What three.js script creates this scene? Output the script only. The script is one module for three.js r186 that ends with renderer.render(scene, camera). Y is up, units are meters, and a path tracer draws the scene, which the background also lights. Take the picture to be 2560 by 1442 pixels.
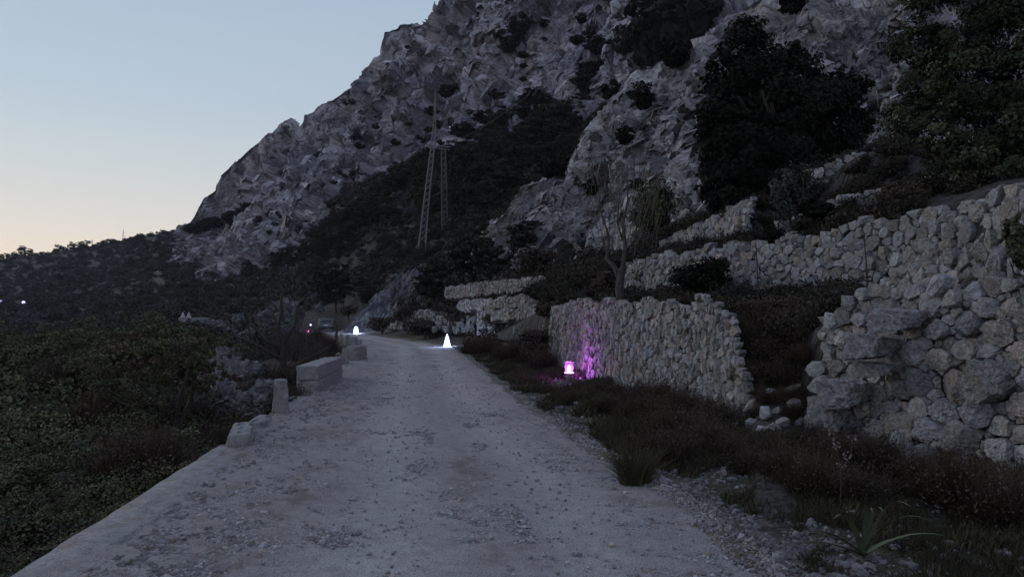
import * as THREE from 'three';
import { mergeGeometries, mergeVertices, toCreasedNormals } from 'three/addons/utils/BufferGeometryUtils.js';
import { createNoise3D, createNoise4D } from 'simplex-noise';

// ---------------------------------------------------------------- camera, sky, sun, exposure
const scene = new THREE.Scene();
const F = 1970, CX = 1280, CY = 721, EYE = 1.6, PITCH = 0.0375;          // focal length and centre in photo pixels
const camera = new THREE.PerspectiveCamera(2 * Math.atan(721 / F) * 180 / Math.PI, 1024 / 576, 0.05, 4000);
camera.position.set(0, EYE, 0); camera.rotation.x = PITCH; camera.updateMatrixWorld();
const renderer = new THREE.WebGLRenderer({ antialias: true });
renderer.toneMapping = THREE.LinearToneMapping; renderer.toneMappingExposure = 1.0;
renderer.shadowMap.enabled = true;

const GLOW = -0.78;                                                         // bearing of the afterglow
function skyTexture() {
  const W = 512, H = 256, data = new Float32Array(W * H * 4);
  const warm = [[0, 1.02, 0.85, 0.65], [4.5, 0.94, 0.83, 0.69], [6.3, 0.85, 0.81, 0.74], [10, 0.69, 0.745, 0.75], [14, 0.54, 0.65, 0.74], [22, 0.43, 0.555, 0.68], [45, 0.37, 0.44, 0.59], [90, 0.31, 0.36, 0.51]];
  const cool = [[0, 0.56, 0.55, 0.60], [8, 0.50, 0.52, 0.60], [23, 0.39, 0.46, 0.59], [45, 0.33, 0.39, 0.54], [90, 0.31, 0.36, 0.51]];
  const pick = (t, e) => { let i = 0; while (i < t.length - 2 && e > t[i + 1][0]) i++; const k = Math.min(1, Math.max(0, (e - t[i][0]) / (t[i + 1][0] - t[i][0]))); return [1, 2, 3].map((c) => t[i][c] * (1 - k) + t[i + 1][c] * k); };
  for (let r = 0; r < H; r++) for (let c = 0; c < W; c++) {
    const el = ((r + 0.5) / H - 0.5) * 180, az = ((c + 0.5) / W - 0.5) * 2 * Math.PI, b = Math.atan2(Math.cos(az), -Math.sin(az));
    const off = Math.acos(Math.cos(b - GLOW)), k = Math.exp(-((off / 1.0) ** 2)), e = Math.max(0, el), w = pick(warm, e), q = pick(cool, e), o = (r * W + c) * 4;
    for (let i = 0; i < 3; i++) data[o + i] = el < -2 ? 0.05 : w[i] * k + q[i] * (1 - k);
    data[o + 3] = 1;
  }
  const t = new THREE.DataTexture(data, W, H, THREE.RGBAFormat, THREE.FloatType);
  t.mapping = THREE.EquirectangularReflectionMapping; t.magFilter = t.minFilter = THREE.LinearFilter; t.needsUpdate = true;
  return t;
}
const sky = skyTexture(); scene.background = sky; scene.environment = sky;

const sun = new THREE.DirectionalLight(new THREE.Color(1.0, 0.86, 0.74), 0.55);   // what is left of the sun: a wide glow low in the west
sun.position.set(Math.sin(GLOW) * 400, 110, -Math.cos(GLOW) * 400); sun.castShadow = true; sun.shadow.radius = 45;
Object.assign(sun.shadow.camera, { left: -300, right: 300, top: 200, bottom: -100, near: 1, far: 1200 }); sun.shadow.mapSize.set(2048, 2048);
scene.add(sun, sun.target);
scene.fog = new THREE.FogExp2(0xcdd6ea, 0.00012);                            // evening haze

// ---------------------------------------------------------------- helpers
function rng(s) { return () => { s = (s + 0x6d2b79f5) | 0; let t = Math.imul(s ^ (s >>> 15), 1 | s); t = (t + Math.imul(t ^ (t >>> 7), 61 | t)) ^ t; return ((t ^ (t >>> 14)) >>> 0) / 4294967296; }; }
const n3 = createNoise3D(rng(11)), n4 = createNoise4D(rng(12));
const clamp = (x, a, b) => Math.min(b, Math.max(a, x)), lerp = (a, b, t) => a + (b - a) * t, smooth = (a, b, x) => { const t = clamp((x - a) / (b - a), 0, 1); return t * t * (3 - 2 * t); };
const V = (x, y, z) => new THREE.Vector3(x, y, z);
const CP = Math.cos(PITCH), SP = Math.sin(PITCH);
function at(px, py, d) {                                                   // the point seen at a photo pixel, d metres ahead
  const a = (px - CX) / F, b = (CY - py) / F, y = b * CP + SP, z = -CP + b * SP, k = d / -z;
  return V(a * k, EYE + y * k, -d);
}
const yAt = (d, py) => at(CX, py, d).y;
const xAt = (px, d) => (px - CX) / F * d * 0.9993;
function fbm(x, y, z, o = 4) { let s = 0, a = 0.5; for (let i = 0; i < o; i++) { s += a * n3(x, y, z); x = x * 2.03 + 7.1; y = y * 2.03 - 3.7; z = z * 2.03 + 1.3; a *= 0.5; } return s; }
const hash = (x, y, z, k) => { let h = (x * 374761393 + y * 668265263 + z * 2147483647 + k * 974634777) | 0; h = Math.imul(h ^ (h >>> 13), 1274126177); h = Math.imul(h ^ (h >>> 16), 2246822519); return ((h ^ (h >>> 15)) >>> 0) / 4294967296; };
// fractured rock: every cell of the pattern is a plane of its own tilt and height, with a crack along its border
function facets(x, y, z, tilt, rise, crack) {
  const ix = Math.floor(x), iy = Math.floor(y), iz = Math.floor(z); let f1 = 9, f2 = 9, bx = 0, by = 0, bz = 0, cx = 0, cy = 0, cz = 0;
  for (let i = -1; i < 2; i++) for (let j = -1; j < 2; j++) for (let k = -1; k < 2; k++) {
    const a = ix + i, b = iy + j, c = iz + k, qx = a + hash(a, b, c, 1), qy = b + hash(a, b, c, 2), qz = c + hash(a, b, c, 3), d = (qx - x) ** 2 + (qy - y) ** 2 + (qz - z) ** 2;
    if (d < f1) { f2 = f1; f1 = d; bx = a; by = b; bz = c; cx = qx; cy = qy; cz = qz; } else if (d < f2) f2 = d;
  }
  const e = Math.sqrt(f2) - Math.sqrt(f1), g = (k) => hash(bx, by, bz, k) * 2 - 1;
  return tilt * ((x - cx) * g(4) + (y - cy) * g(5) + (z - cz) * g(6)) + rise * g(7) - crack * (1 - smooth(0, 0.22, e));
}
const used = {};
const numbered = (n) => { used[n] = (used[n] ?? -1) + 1; return used[n] ? `${n}_${String(used[n]).padStart(3, '0')}` : n; };
function tag(o, label, category, group) { o.userData.label = label; if (category) o.userData.category = category; if (group) o.userData.group = group; return o; }
function thing(name, label, category, p, turn = 0, group) { const o = new THREE.Group(); o.name = numbered(name); o.position.copy(p); o.rotation.y = turn; tag(o, label, category, group); scene.add(o); return o; }
function mesh(name, geo, mat, parent) { const m = new THREE.Mesh(geo, mat); m.name = parent === scene ? numbered(name) : name; m.castShadow = m.receiveShadow = true; parent.add(m); return m; }
function structure(name, geo, mat, label) { const m = mesh(name, geo, mat, scene); m.userData.kind = 'structure'; if (label) m.userData.label = label; return m; }
function copyOf(o, p, turn, s, label, group) { const c = o.clone(); c.name = numbered(o.name.replace(/_\d{3}$/, '')); c.userData = { ...o.userData }; if (label) c.userData.label = label; if (group) c.userData.group = group; else if (group === null) delete c.userData.group; c.position.copy(p); c.rotation.y = turn; typeof s === 'number' ? c.scale.setScalar(s) : c.scale.set(...s); scene.add(c); return c; }
class MB {                                                                 // collects triangles into one geometry
  constructor() { this.p = []; this.c = []; this.u = []; this.i = []; }
  v(x, y, z, c, u = 0, w = 0) { this.p.push(x, y, z); this.u.push(u, w); if (c) this.c.push(c[0], c[1], c[2]); return this.p.length / 3 - 1; }
  tri(a, b, c) { this.i.push(a, b, c); }
  geo() {
    const g = new THREE.BufferGeometry(); g.setAttribute('position', new THREE.Float32BufferAttribute(this.p, 3)); g.setAttribute('uv', new THREE.Float32BufferAttribute(this.u, 2));
    if (this.c.length) g.setAttribute('color', new THREE.Float32BufferAttribute(this.c, 3));
    g.setIndex(this.i); g.computeVertexNormals(); return g;
  }
  tube(path, r0, r1, n = 6, c) {                                           // a tapered limb along points
    let prev = -1; const L = path.length - 1; let run = 0;
    for (let k = 0; k <= L; k++) {
      const t = path[Math.min(k + 1, L)].clone().sub(path[Math.max(k - 1, 0)]).normalize(), a = Math.abs(t.y) < 0.9 ? V(0, 1, 0).cross(t).normalize() : V(1, 0, 0).cross(t).normalize(), b = t.clone().cross(a), r = lerp(r0, r1, k / L);
      if (k) run += path[k].distanceTo(path[k - 1]);
      const first = this.p.length / 3;
      for (let j = 0; j <= n; j++) { const q = j / n * Math.PI * 2, ca = Math.cos(q) * r, sb = Math.sin(q) * r; this.v(path[k].x + a.x * ca + b.x * sb, path[k].y + a.y * ca + b.y * sb, path[k].z + a.z * ca + b.z * sb, c, j / n * 0.4, run); }
      if (prev >= 0) for (let j = 0; j < n; j++) { this.tri(prev + j, prev + j + 1, first + j); this.tri(prev + j + 1, first + j + 1, first + j); }
      prev = first;
    }
    return this;
  }
}
function gridGeo(nu, nv, f) {                                              // f(i, j) -> { p, u, v, c }
  const m = new MB();
  for (let j = 0; j <= nv; j++) for (let i = 0; i <= nu; i++) { const q = f(i / nu, j / nv, i, j); m.v(q.p.x, q.p.y, q.p.z, q.c, q.u, q.v); }
  for (let j = 0; j < nv; j++) for (let i = 0; i < nu; i++) { const a = j * (nu + 1) + i, b = a + 1, c = a + nu + 1, d = c + 1; m.tri(a, b, c); m.tri(b, d, c); }
  return m.geo();
}
function table(rows) { return (x) => { let i = 0; while (i < rows.length - 2 && x > rows[i + 1][0]) i++; const a = rows[i], b = rows[i + 1], t = clamp((x - a[0]) / (b[0] - a[0]), 0, 1); return a.slice(1).map((q, k) => lerp(q, b[k + 1], t)); }; }

// ---------------------------------------------------------------- textures and materials
function torus(u, v, f, k) { const a = u * 2 * Math.PI, b = v * 2 * Math.PI, r = f / (2 * Math.PI); return n4(Math.cos(a) * r + k, Math.sin(a) * r, Math.cos(b) * r - k, Math.sin(b) * r); }
function tfbm(u, v, f, k, o = 5) { let s = 0, a = 0.5; for (let i = 0; i < o; i++) { s += a * torus(u, v, f, k + i * 5.3); f *= 2; a *= 0.55; } return s; }
function tex(N, f, srgb) {
  const d = new Uint8Array(N * N * 4);
  for (let j = 0; j < N; j++) for (let i = 0; i < N; i++) { const q = f((i + 0.5) / N, (j + 0.5) / N), o = (j * N + i) * 4; for (let c = 0; c < 3; c++) { const x = clamp(typeof q === 'number' ? q : q[c], 0, 1); d[o + c] = 255 * (srgb ? (x <= 0.0031308 ? 12.92 * x : 1.055 * x ** (1 / 2.4) - 0.055) : x); } d[o + 3] = 255; }
  const t = new THREE.DataTexture(d, N, N); t.wrapS = t.wrapT = THREE.RepeatWrapping; t.magFilter = THREE.LinearFilter; t.minFilter = THREE.LinearMipmapLinearFilter; t.generateMipmaps = true; if (srgb) t.colorSpace = THREE.SRGBColorSpace; t.needsUpdate = true; return t;
}
const mixc = (a, b, t) => a.map((x, i) => lerp(x, b[i], clamp(t, 0, 1)));
const stoneTex = tex(512, (u, v) => { const a = tfbm(u, v, 5, 1), b = tfbm(u, v, 11, 9, 4), c = tfbm(u, v, 40, 4, 3); let q = mixc([0.60, 0.59, 0.575], [0.98, 0.97, 0.94], 0.5 + a * 0.9 + c * 0.5); q = mixc(q, [0.36, 0.37, 0.37], smooth(0.12, 0.5, b) * 0.75); return mixc(q, [0.80, 0.62, 0.45], smooth(0.25, 0.5, tfbm(u, v, 4, 30, 4)) * 0.6); }, true);
const stoneBump = tex(512, (u, v) => 0.5 + tfbm(u, v, 9, 2, 6) * 0.5 - 0.35 * smooth(0.08, 0, Math.abs(tfbm(u, v, 5, 17, 4))));
const cliffTex = tex(1024, (u, v) => { const a = tfbm(u, v, 6, 3, 6), b = tfbm(u, v, 9, 19, 5), c = tfbm(u, v, 60, 8, 3); let q = mixc([0.42, 0.415, 0.42], [1, 0.985, 0.955], 0.5 + a * 1.5 + c * 0.6); q = mixc(q, [0.22, 0.225, 0.23], smooth(0.08, 0.4, b) * 0.8); return mixc(q, [0.78, 0.58, 0.44], smooth(0.3, 0.6, tfbm(u, v, 3, 40, 5)) * 0.7); }, true);
const cliffBump = tex(512, (u, v) => 0.5 + tfbm(u, v, 14, 6, 6) * 0.55);
const gravelTex = tex(1024, (u, v) => { const a = tfbm(u, v, 120, 2, 3), b = tfbm(u, v, 10, 7, 5), c = tfbm(u, v, 260, 5, 2); return mixc([0.62, 0.61, 0.60], [1, 0.99, 0.97], 0.5 + a * 0.9 + b * 0.6 + c * 0.6); }, true);
const gravelBump = tex(1024, (u, v) => 0.5 + tfbm(u, v, 90, 3, 4) * 0.6 + 0.25 * tfbm(u, v, 20, 13, 3));
const soilTex = tex(512, (u, v) => { const a = tfbm(u, v, 8, 2, 6), b = tfbm(u, v, 60, 7, 3); return mixc([0.45, 0.42, 0.38], [1, 0.95, 0.88], 0.5 + a + b * 0.8); }, true);
const soilBump = tex(512, (u, v) => 0.5 + tfbm(u, v, 30, 9, 5) * 0.7);
const barkTex = tex(256, (u, v) => { const a = tfbm(u, v * 0.25, 22, 2, 4); return mixc([0.4, 0.38, 0.36], [1, 0.97, 0.92], 0.5 + a * 1.3); }, true);
const rep = (t, x, y = x) => { const c = t.clone(); c.repeat.set(x, y); c.needsUpdate = true; return c; };
const lin = (r, g, b) => new THREE.Color().setRGB(r, g, b);
const std = (o) => new THREE.MeshStandardMaterial({ roughness: 0.92, metalness: 0, ...o });
const M = {
  stone: std({ name: 'limestone', color: lin(0.385, 0.385, 0.40), map: rep(stoneTex, 1.6), bumpMap: rep(stoneBump, 2.2), bumpScale: 0.03, vertexColors: true }),
  cliff: std({ name: 'cliff_limestone', color: lin(0.50, 0.50, 0.53), map: rep(cliffTex, 1 / 30), bumpMap: rep(cliffBump, 1 / 9), bumpScale: 0.5, vertexColors: true, roughness: 1 }),
  mountain: std({ name: 'mountain_limestone', color: lin(0.47, 0.475, 0.535), map: rep(cliffTex, 1 / 55), bumpMap: rep(cliffBump, 1 / 24), bumpScale: 1.3, vertexColors: true, roughness: 1 }),
  crag: std({ name: 'outcrop_limestone', color: lin(0.245, 0.245, 0.26), map: rep(cliffTex, 0.3), bumpMap: rep(stoneBump, 0.6), bumpScale: 0.06, vertexColors: true, roughness: 1 }),
  block: std({ name: 'cut_stone', color: lin(0.31, 0.31, 0.325), map: rep(stoneTex, 0.9), bumpMap: rep(stoneBump, 2), bumpScale: 0.012 }),
  road: std({ name: 'crushed_stone', color: lin(0.37, 0.36, 0.37), map: rep(gravelTex, 0.5), bumpMap: rep(gravelBump, 0.5), bumpScale: 0.03, vertexColors: true }),
  gravel: std({ name: 'loose_gravel', color: lin(0.32, 0.315, 0.325), flatShading: true }),
  soil: std({ name: 'dry_soil', color: lin(0.075, 0.066, 0.056), map: rep(soilTex, 0.5), bumpMap: rep(soilBump, 0.5), bumpScale: 0.06, vertexColors: true }),
  hill: std({ name: 'scrub_soil', color: lin(0.10, 0.096, 0.10), map: rep(soilTex, 0.12), bumpMap: rep(soilBump, 0.1), bumpScale: 0.4, vertexColors: true, roughness: 1 }),
  earth: std({ name: 'dark_earth_fill', color: lin(0.035, 0.03, 0.026) }),
  bark: std({ name: 'bark', color: lin(0.07, 0.06, 0.055), map: barkTex }),
  paleBark: std({ name: 'grey_bark', color: lin(0.085, 0.075, 0.07), map: barkTex }),
  leaf: new THREE.MeshPhysicalMaterial({ name: 'leaves', side: THREE.DoubleSide, vertexColors: true, roughness: 0.85, specularIntensity: 0.25 }),
  dry: new THREE.MeshPhysicalMaterial({ name: 'dry_twigs', side: THREE.DoubleSide, vertexColors: true, roughness: 0.95, specularIntensity: 0.2 }),
  steel: std({ name: 'galvanised_steel', color: lin(0.21, 0.21, 0.22), metalness: 0.3, roughness: 0.55 }),
  rust: std({ name: 'dark_steel', color: lin(0.17, 0.16, 0.16), metalness: 0.3, roughness: 0.7 }),
  wire: std({ name: 'wire', color: lin(0.07, 0.07, 0.075), metalness: 0.3, roughness: 0.6 }),
  chalk: std({ name: 'weathered_white', color: lin(0.42, 0.42, 0.43), map: rep(stoneTex, 1) }),
  white: std({ name: 'white_plastic', color: lin(0.75, 0.76, 0.78), roughness: 0.5 }),
};

// ---------------------------------------------------------------- the lie of the land
// Heights along bearings (photo columns): ten points [distance, height] each
const p = (d, py) => [d, yAt(d, py)];
const COLS = [
  [-2600, [3, -5], [8, -6], [15, -7], [30, -8], [60, -8], [110, -6], [200, -2], [350, 5], [560, 30], [900, 5]],
  [-900, [3, -5], [8, -6], [15, -7], [30, -8], [60, -8], [110, -5], [200, 0], p(350, 765), p(560, 652), [900, 5]],
  [0, [3, -3.6], [8, -4], [14, -4.5], [25, -5], [60, -5], p(150, 845), p(340, 768), p(450, 705), p(560, 652), [900, 5]],
  [300, [3, -3.2], [8, -3.2], [14, -3.3], [25, -3.4], [60, -2.6], p(140, 825), p(260, 745), p(380, 668), p(500, 602), [900, 20]],
  [462, [3, -2.9], [8, -2.9], [14, -2.7], [25, -2.3], [50, -1.6], p(105, 824), p(210, 738), p(300, 662), p(420, 572), [900, 20]],
  [500, [3, -2.8], [8, -2.8], [14, -2.5], [25, -2], [50, -1.2], p(95, 822), p(200, 740), p(265, 705), p(430, 655), [900, 20]],
  [620, [3, -2.4], [8, -2.4], [14, -2], [25, -1.4], [55, -0.9], [92, -0.6], p(180, 740), p(235, 706), p(330, 690), [800, 20]],
  [700, [3, -2], [8, -1.9], [14, -1.5], [28, -1.1], [60, -0.8], [92, -0.7], p(135, 765), p(180, 705), p(250, 665), [800, 40]],
  [780, [3, -1.5], [8, -1.3], [14, -1.1], [28, -1], [60, -0.8], [98, -0.5], p(120, 780), p(160, 685), p(235, 600), [800, 60]],
  [850, [3, -0.6], [20, -0.6], [55, -0.5], [100, -0.3], [107, 0.3], p(115, 785), p(128, 730), p(148, 665), p(212, 500), [800, 170]],
  [900, [3, -0.5], [20, -0.5], [60, -0.3], [90, 0.1], [98, 0.6], p(106, 775), p(118, 720), p(136, 650), p(195, 480), [800, 180]],
  [980, [3, -0.4], [20, -0.4], [60, -0.2], [78, 0.3], [85, 0.7], p(92, 770), p(104, 715), p(125, 640), p(178, 460), [800, 180]],
  [1040, [3, -0.4], [20, -0.4], [55, -0.2], [68, 0.4], [74, 0.8], p(83, 760), p(100, 700), p(118, 625), p(166, 435), [800, 190]],
  [1110, [3, -0.3], [30, -0.3], [46, 0], [60, 0.7], [64, 1.0], p(72, 750), p(86, 700), p(102, 640), p(155, 410), [800, 200]],
  [1180, [3, -0.3], [32, -0.2], [42, 0.1], [54, 0.8], [57, 1.1], p(61, 760), p(72, 700), p(90, 640), p(150, 385), [800, 200]],
  [1250, [3, -0.3], [36, 0.2], [38, 0.8], [43, 0.9], [47, 1.5], p(52, 745), p(60, 700), p(80, 630), p(150, 370), [800, 200]],
  [1320, [3, -0.3], [30, 0.1], [30.8, 1.5], [36, 1.7], [40, 2.6], p(48, 730), p(58, 680), p(90, 560), p(150, 350), [800, 200]],
  [1420, [3, -0.3], [20.4, 0.1], [21, 1.9], [24, 2.1], [26.5, 2.7], p(34, 705), p(48, 675), p(95, 520), p(145, 310), [800, 200]],
  [1560, [3, -0.3], [15.9, 0.1], [16.3, 1.85], [22.6, 2.05], [23.1, 3.1], p(30, 690), p(42, 660), p(60, 610), p(135, 250), [800, 180]],
  [1700, [3, -0.3], [13.4, 0.1], [13.8, 1.65], [19.0, 2.05], [19.5, 3.05], [25.5, 3.7], [26, 4.3], p(34, 600), p(60, 560), [800, 80]],
  [1830, [3, -0.3], [11.4, 0.1], [11.9, 1.6], [17.1, 2.05], [17.6, 3.05], [20.6, 3.6], [21.1, 4.3], p(30, 550), p(60, 510), [800, 80]],
  [1890, [3, -0.3], [9.9, 0.4], [11.4, 1.2], [15.8, 2.05], [16.3, 3.1], [18.7, 3.6], [19.2, 4.4], p(29, 510), p(60, 470), [800, 80]],
  [1960, [3, -0.3], [9.5, 0.4], [11.5, 1.3], [15.3, 2.05], [15.8, 3.05], [18.4, 3.6], [20, 4.4], [28, 5.6], [60, 11], [800, 80]],
  [2040, [3, -0.3], [9.4, 0.2], [10, 1.4], [14.5, 2.05], [15, 3.05], [18.8, 4.3], [19.4, 5.0], [26, 6], [60, 12], [800, 80]],
  [2140, [3, -0.3], [9.1, 0.1], [9.6, 1.7], [13, 2.05], [13.5, 3.1], [17.8, 4.6], [18.3, 5.3], [25, 6.4], [60, 12], [800, 80]],
  [2240, [3, -0.3], [8.5, 0.1], [9, 1.6], [12.2, 2.05], [12.7, 3.1], [17.2, 4.8], [17.8, 5.5], [24, 6.6], [60, 12], [800, 80]],
  [2400, [3, -0.3], [7.5, 0.1], [8, 1.6], [10.4, 2.05], [10.9, 3.1], [15, 4.2], [16, 5], [22, 6.5], [60, 12], [800, 80]],
  [2560, [3, -0.3], [7, 0.1], [7.5, 1.6], [8.8, 2.05], [9.3, 3.0], [13, 4], [15, 5], [20, 6.5], [60, 12], [800, 80]],
  [2800, [3, -0.3], [6.2, 0.3], [6.6, 1.9], [8, 2.05], [8.5, 3.0], [12, 4], [14, 5], [19, 6.5], [60, 12], [800, 80]],
  [3600, [3, -0.3], [5.2, 0.3], [5.6, 1.9], [7, 2.05], [7.5, 3.0], [11, 4], [13, 5], [18, 6.5], [60, 12], [800, 80]],
];
function profile(px) {
  let i = 0; while (i < COLS.length - 2 && px > COLS[i + 1][0]) i++;
  const a = COLS[i], b = COLS[i + 1], t = clamp((px - a[0]) / (b[0] - a[0]), 0, 1), out = [];
  for (let k = 1; k < 11; k++) out.push([lerp(Math.log(a[k][0]), Math.log(b[k][0]), t), lerp(a[k][1], b[k][1], t)]);
  return out;
}
function landOn(prof, d) { const q = Math.log(d); let k = 0; while (k < 8 && q > prof[k + 1][0]) k++; const a = prof[k], b = prof[k + 1], t = clamp((q - a[0]) / (b[0] - a[0]), 0, 1); return lerp(a[1], b[1], (Math.exp(lerp(a[0], b[0], t)) - Math.exp(a[0])) / (Math.exp(b[0]) - Math.exp(a[0]))); }
function rough(x, z, d) { const k = smooth(25, 120, d); return fbm(x * 0.35, 3, z * 0.35, 3) * 0.16 + k * (fbm(x * 0.05, 9, z * 0.05, 4) * 3.2 * smooth(40, 260, d)); }
const land = (px, d) => { const x = xAt(px, d); return landOn(profile(px), d) + rough(x, -d, d); };
const landXZ = (x, d) => land(CX + x / d * F, d);
function onLand(px, py, from = 4, to = 700) {                              // where a line of sight meets the land
  const prof = profile(px);
  for (let d = from; d < to; d *= 1.012) { const q = at(px, py, d); const y = landOn(prof, d) + rough(q.x, -d, d); if (y >= q.y) return V(q.x, y, -d); }
  return null;
}
// road edges by distance: [d, left x, right x]
const edges = table([[0.5, -2.6, 1.75], [4.87, -2.99, 1.41], [6.64, -3.2, 1.28], [9.7, -3.55, 0.75], [11.9, -3.85, 0.42], [14, -4.2, 0.15], [17, -4.55, -0.22], [25.2, -5.7, -1.2], [31, -6.6, -1.85], [37, -7.4, -2.6], [43, -8.4, -3.45], [50, -9.8, -5.4], [57, -11.6, -7.9], [65, -14.2, -10.7], [73, -16.8, -13.3], [85, -20.4, -17.2], [95, -23.8, -20], [105, -27.6, -23.2], [118, -33, -28]]);
const foot = table([[0.5, 7, 0.45], [5, 5.3, 0.42], [7, 4.9, 0.4], [9, 4.2, 0.4], [10, 3.9, 0.42], [12.5, 3.1, 0.36], [18.3, 1.95, 0.3], [30, 1.2, 0.34], [43, 0.9, 0.55], [50, -0.8, 0.7], [57, -2.9, 0.85], [73, -8.8, 0.95], [85, -12.8, 1], [100, -17, 1], [118, -23.5, 1]]);
function vergeY(x, d) { const [, r] = edges(d), [w, y] = foot(d), s = clamp((x - r) / (w - r), 0, 1.4); return -0.02 + y * s ** 1.15 + fbm(x * 0.9, 2, d * 0.9, 4) * 0.11 * smooth(0, 0.3, s) + 0.05 * Math.exp(-(((s - 0.09) / 0.07) ** 2)); }
const roadY = (x, d) => fbm(x * 0.5, 1, d * 0.5, 3) * 0.035;

{ // the hill and valley ground, one sheet
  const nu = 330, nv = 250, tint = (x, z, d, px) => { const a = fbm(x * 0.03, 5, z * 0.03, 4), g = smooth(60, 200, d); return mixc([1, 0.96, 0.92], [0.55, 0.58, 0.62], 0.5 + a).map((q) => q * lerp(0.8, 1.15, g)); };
  const profs = []; for (let i = 0; i <= nu; i++) profs.push(profile(lerp(-2600, 3600, i / nu)));
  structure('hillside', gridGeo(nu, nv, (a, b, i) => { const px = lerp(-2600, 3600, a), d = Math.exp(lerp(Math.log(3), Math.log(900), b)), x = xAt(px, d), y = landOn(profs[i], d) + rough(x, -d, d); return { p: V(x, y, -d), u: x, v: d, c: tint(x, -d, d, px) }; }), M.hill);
  const base = new THREE.PlaneGeometry(1900, 1150, 8, 8); base.rotateX(-Math.PI / 2); base.translate(0, -9, -440);
  base.setAttribute('color', new THREE.Float32BufferAttribute(new Array(base.attributes.position.count * 3).fill(0.7), 3));
  structure('valley_floor', base, M.hill);
}
{ // road
  const D = []; for (let d = 0.5; d < 118; d *= 1 + Math.min(0.03, 0.012 + d * 0.0003)) D.push(d);
  structure('gravel_road', gridGeo(56, D.length - 1, (a, b, i, j) => {
    const d = D[j], [l, r] = edges(d), x = lerp(l + 0.1, r + 0.35, a) + (i === 56 ? 0.12 * n3(0, 4, d * 1.7) : 0), track = Math.exp(-(((a - 0.44) / 0.1) ** 2)) + Math.exp(-(((a - 0.74) / 0.09) ** 2));
    const dirt = smooth(0.05, 0.4, fbm(x * 0.7, 7, d * 0.35, 4) + 0.32 * Math.exp(-(((a - 0.24) / 0.1) ** 2)) + 0.25 * Math.exp(-(((a - 0.6) / 0.07) ** 2)) + 0.3 * smooth(0.9, 1, a) - 0.3 * track);
    const grit = smooth(-0.15, 0.35, fbm(x * 3.5, 17, d * 2.2, 4)); let c = mixc([0.86, 0.865, 0.88], [0.5, 0.465, 0.44], dirt * grit); c = mixc(c, [1.16, 1.17, 1.19], clamp(track, 0, 1) * 0.9); c = c.map((q) => q * (1 + fbm(x * 0.4, 11, d * 0.2, 3) * 0.18 + fbm(x * 5, 31, d * 5, 3) * 0.16));
    const loose = (fbm(x * 6, 3, d * 6, 3) * 0.028 + facets(x * 7, 3, d * 7, 0.008, 0.006, 0)) * (1.15 - 0.75 * clamp(track, 0, 1)) * smooth(40, 8, d);
    return { p: V(x, roadY(x, d) + loose + 0.02 * (1 - clamp(track, 0, 1)) - 0.05 * smooth(0.97, 1, a), -d), u: x, v: d, c };
  }), M.road);
}
{ // verge between road and walls
  const D = []; for (let d = 0.5; d < 118; d *= 1.022) D.push(d);
  structure('roadside_verge', gridGeo(46, D.length - 1, (a, b, i, j) => {
    const d = D[j], [, r] = edges(d), [w] = foot(d), s = a * 1.3 - 0.1, x = lerp(r, w, s), y = s < 0 ? -0.05 : vergeY(x, d);
    const g = fbm(x * 0.8, 5, d * 0.5, 4), near = Math.exp(-((s / 0.12) ** 2));
    return { p: V(x, y, -d), u: x, v: d, c: mixc(mixc([1, 0.95, 0.85], [0.62, 0.72, 0.5], 0.5 + g), [3.2, 3.25, 3.4], near * (0.55 + g)) };
  }), M.soil);
}

// ---------------------------------------------------------------- cliffs
function ridged(x, y, z, o) { let t = 0, a = 0.5, w = 1, m = 0; for (let i = 0; i < o; i++) { const q = 1 - Math.abs(n3(x, y, z)), v = q * q; t += a * v * w; m += a; w = clamp(v * 1.5, 0.25, 1); x = x * 2.07 + 5.1; y = y * 2.07 - 3.3; z = z * 2.07 + 1.7; a *= 0.43; } return t / m; }
function hollows(x, y, z) {                                                // sharp arrises between scooped faces, without steps
  const ix = Math.floor(x), iy = Math.floor(y), iz = Math.floor(z); let f1 = 9;
  for (let i = -1; i < 2; i++) for (let j = -1; j < 2; j++) for (let k = -1; k < 2; k++) { const a = ix + i, b = iy + j, c = iz + k, dx = a + hash(a, b, c, 1) - x, dy = b + hash(a, b, c, 2) - y, dz = c + hash(a, b, c, 3) - z, g = 1.2 * (hash(a, b, c, 4) - 0.5), q = 1.2 * (hash(a, b, c, 5) - 0.5), d = Math.max(Math.abs(dx + g * dy), Math.abs(dy + q * dz), Math.abs(dz - g * dx)) + 0.25 * hash(a, b, c, 6); if (d < f1) f1 = d; }
  return f1 - 0.45;
}
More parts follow.
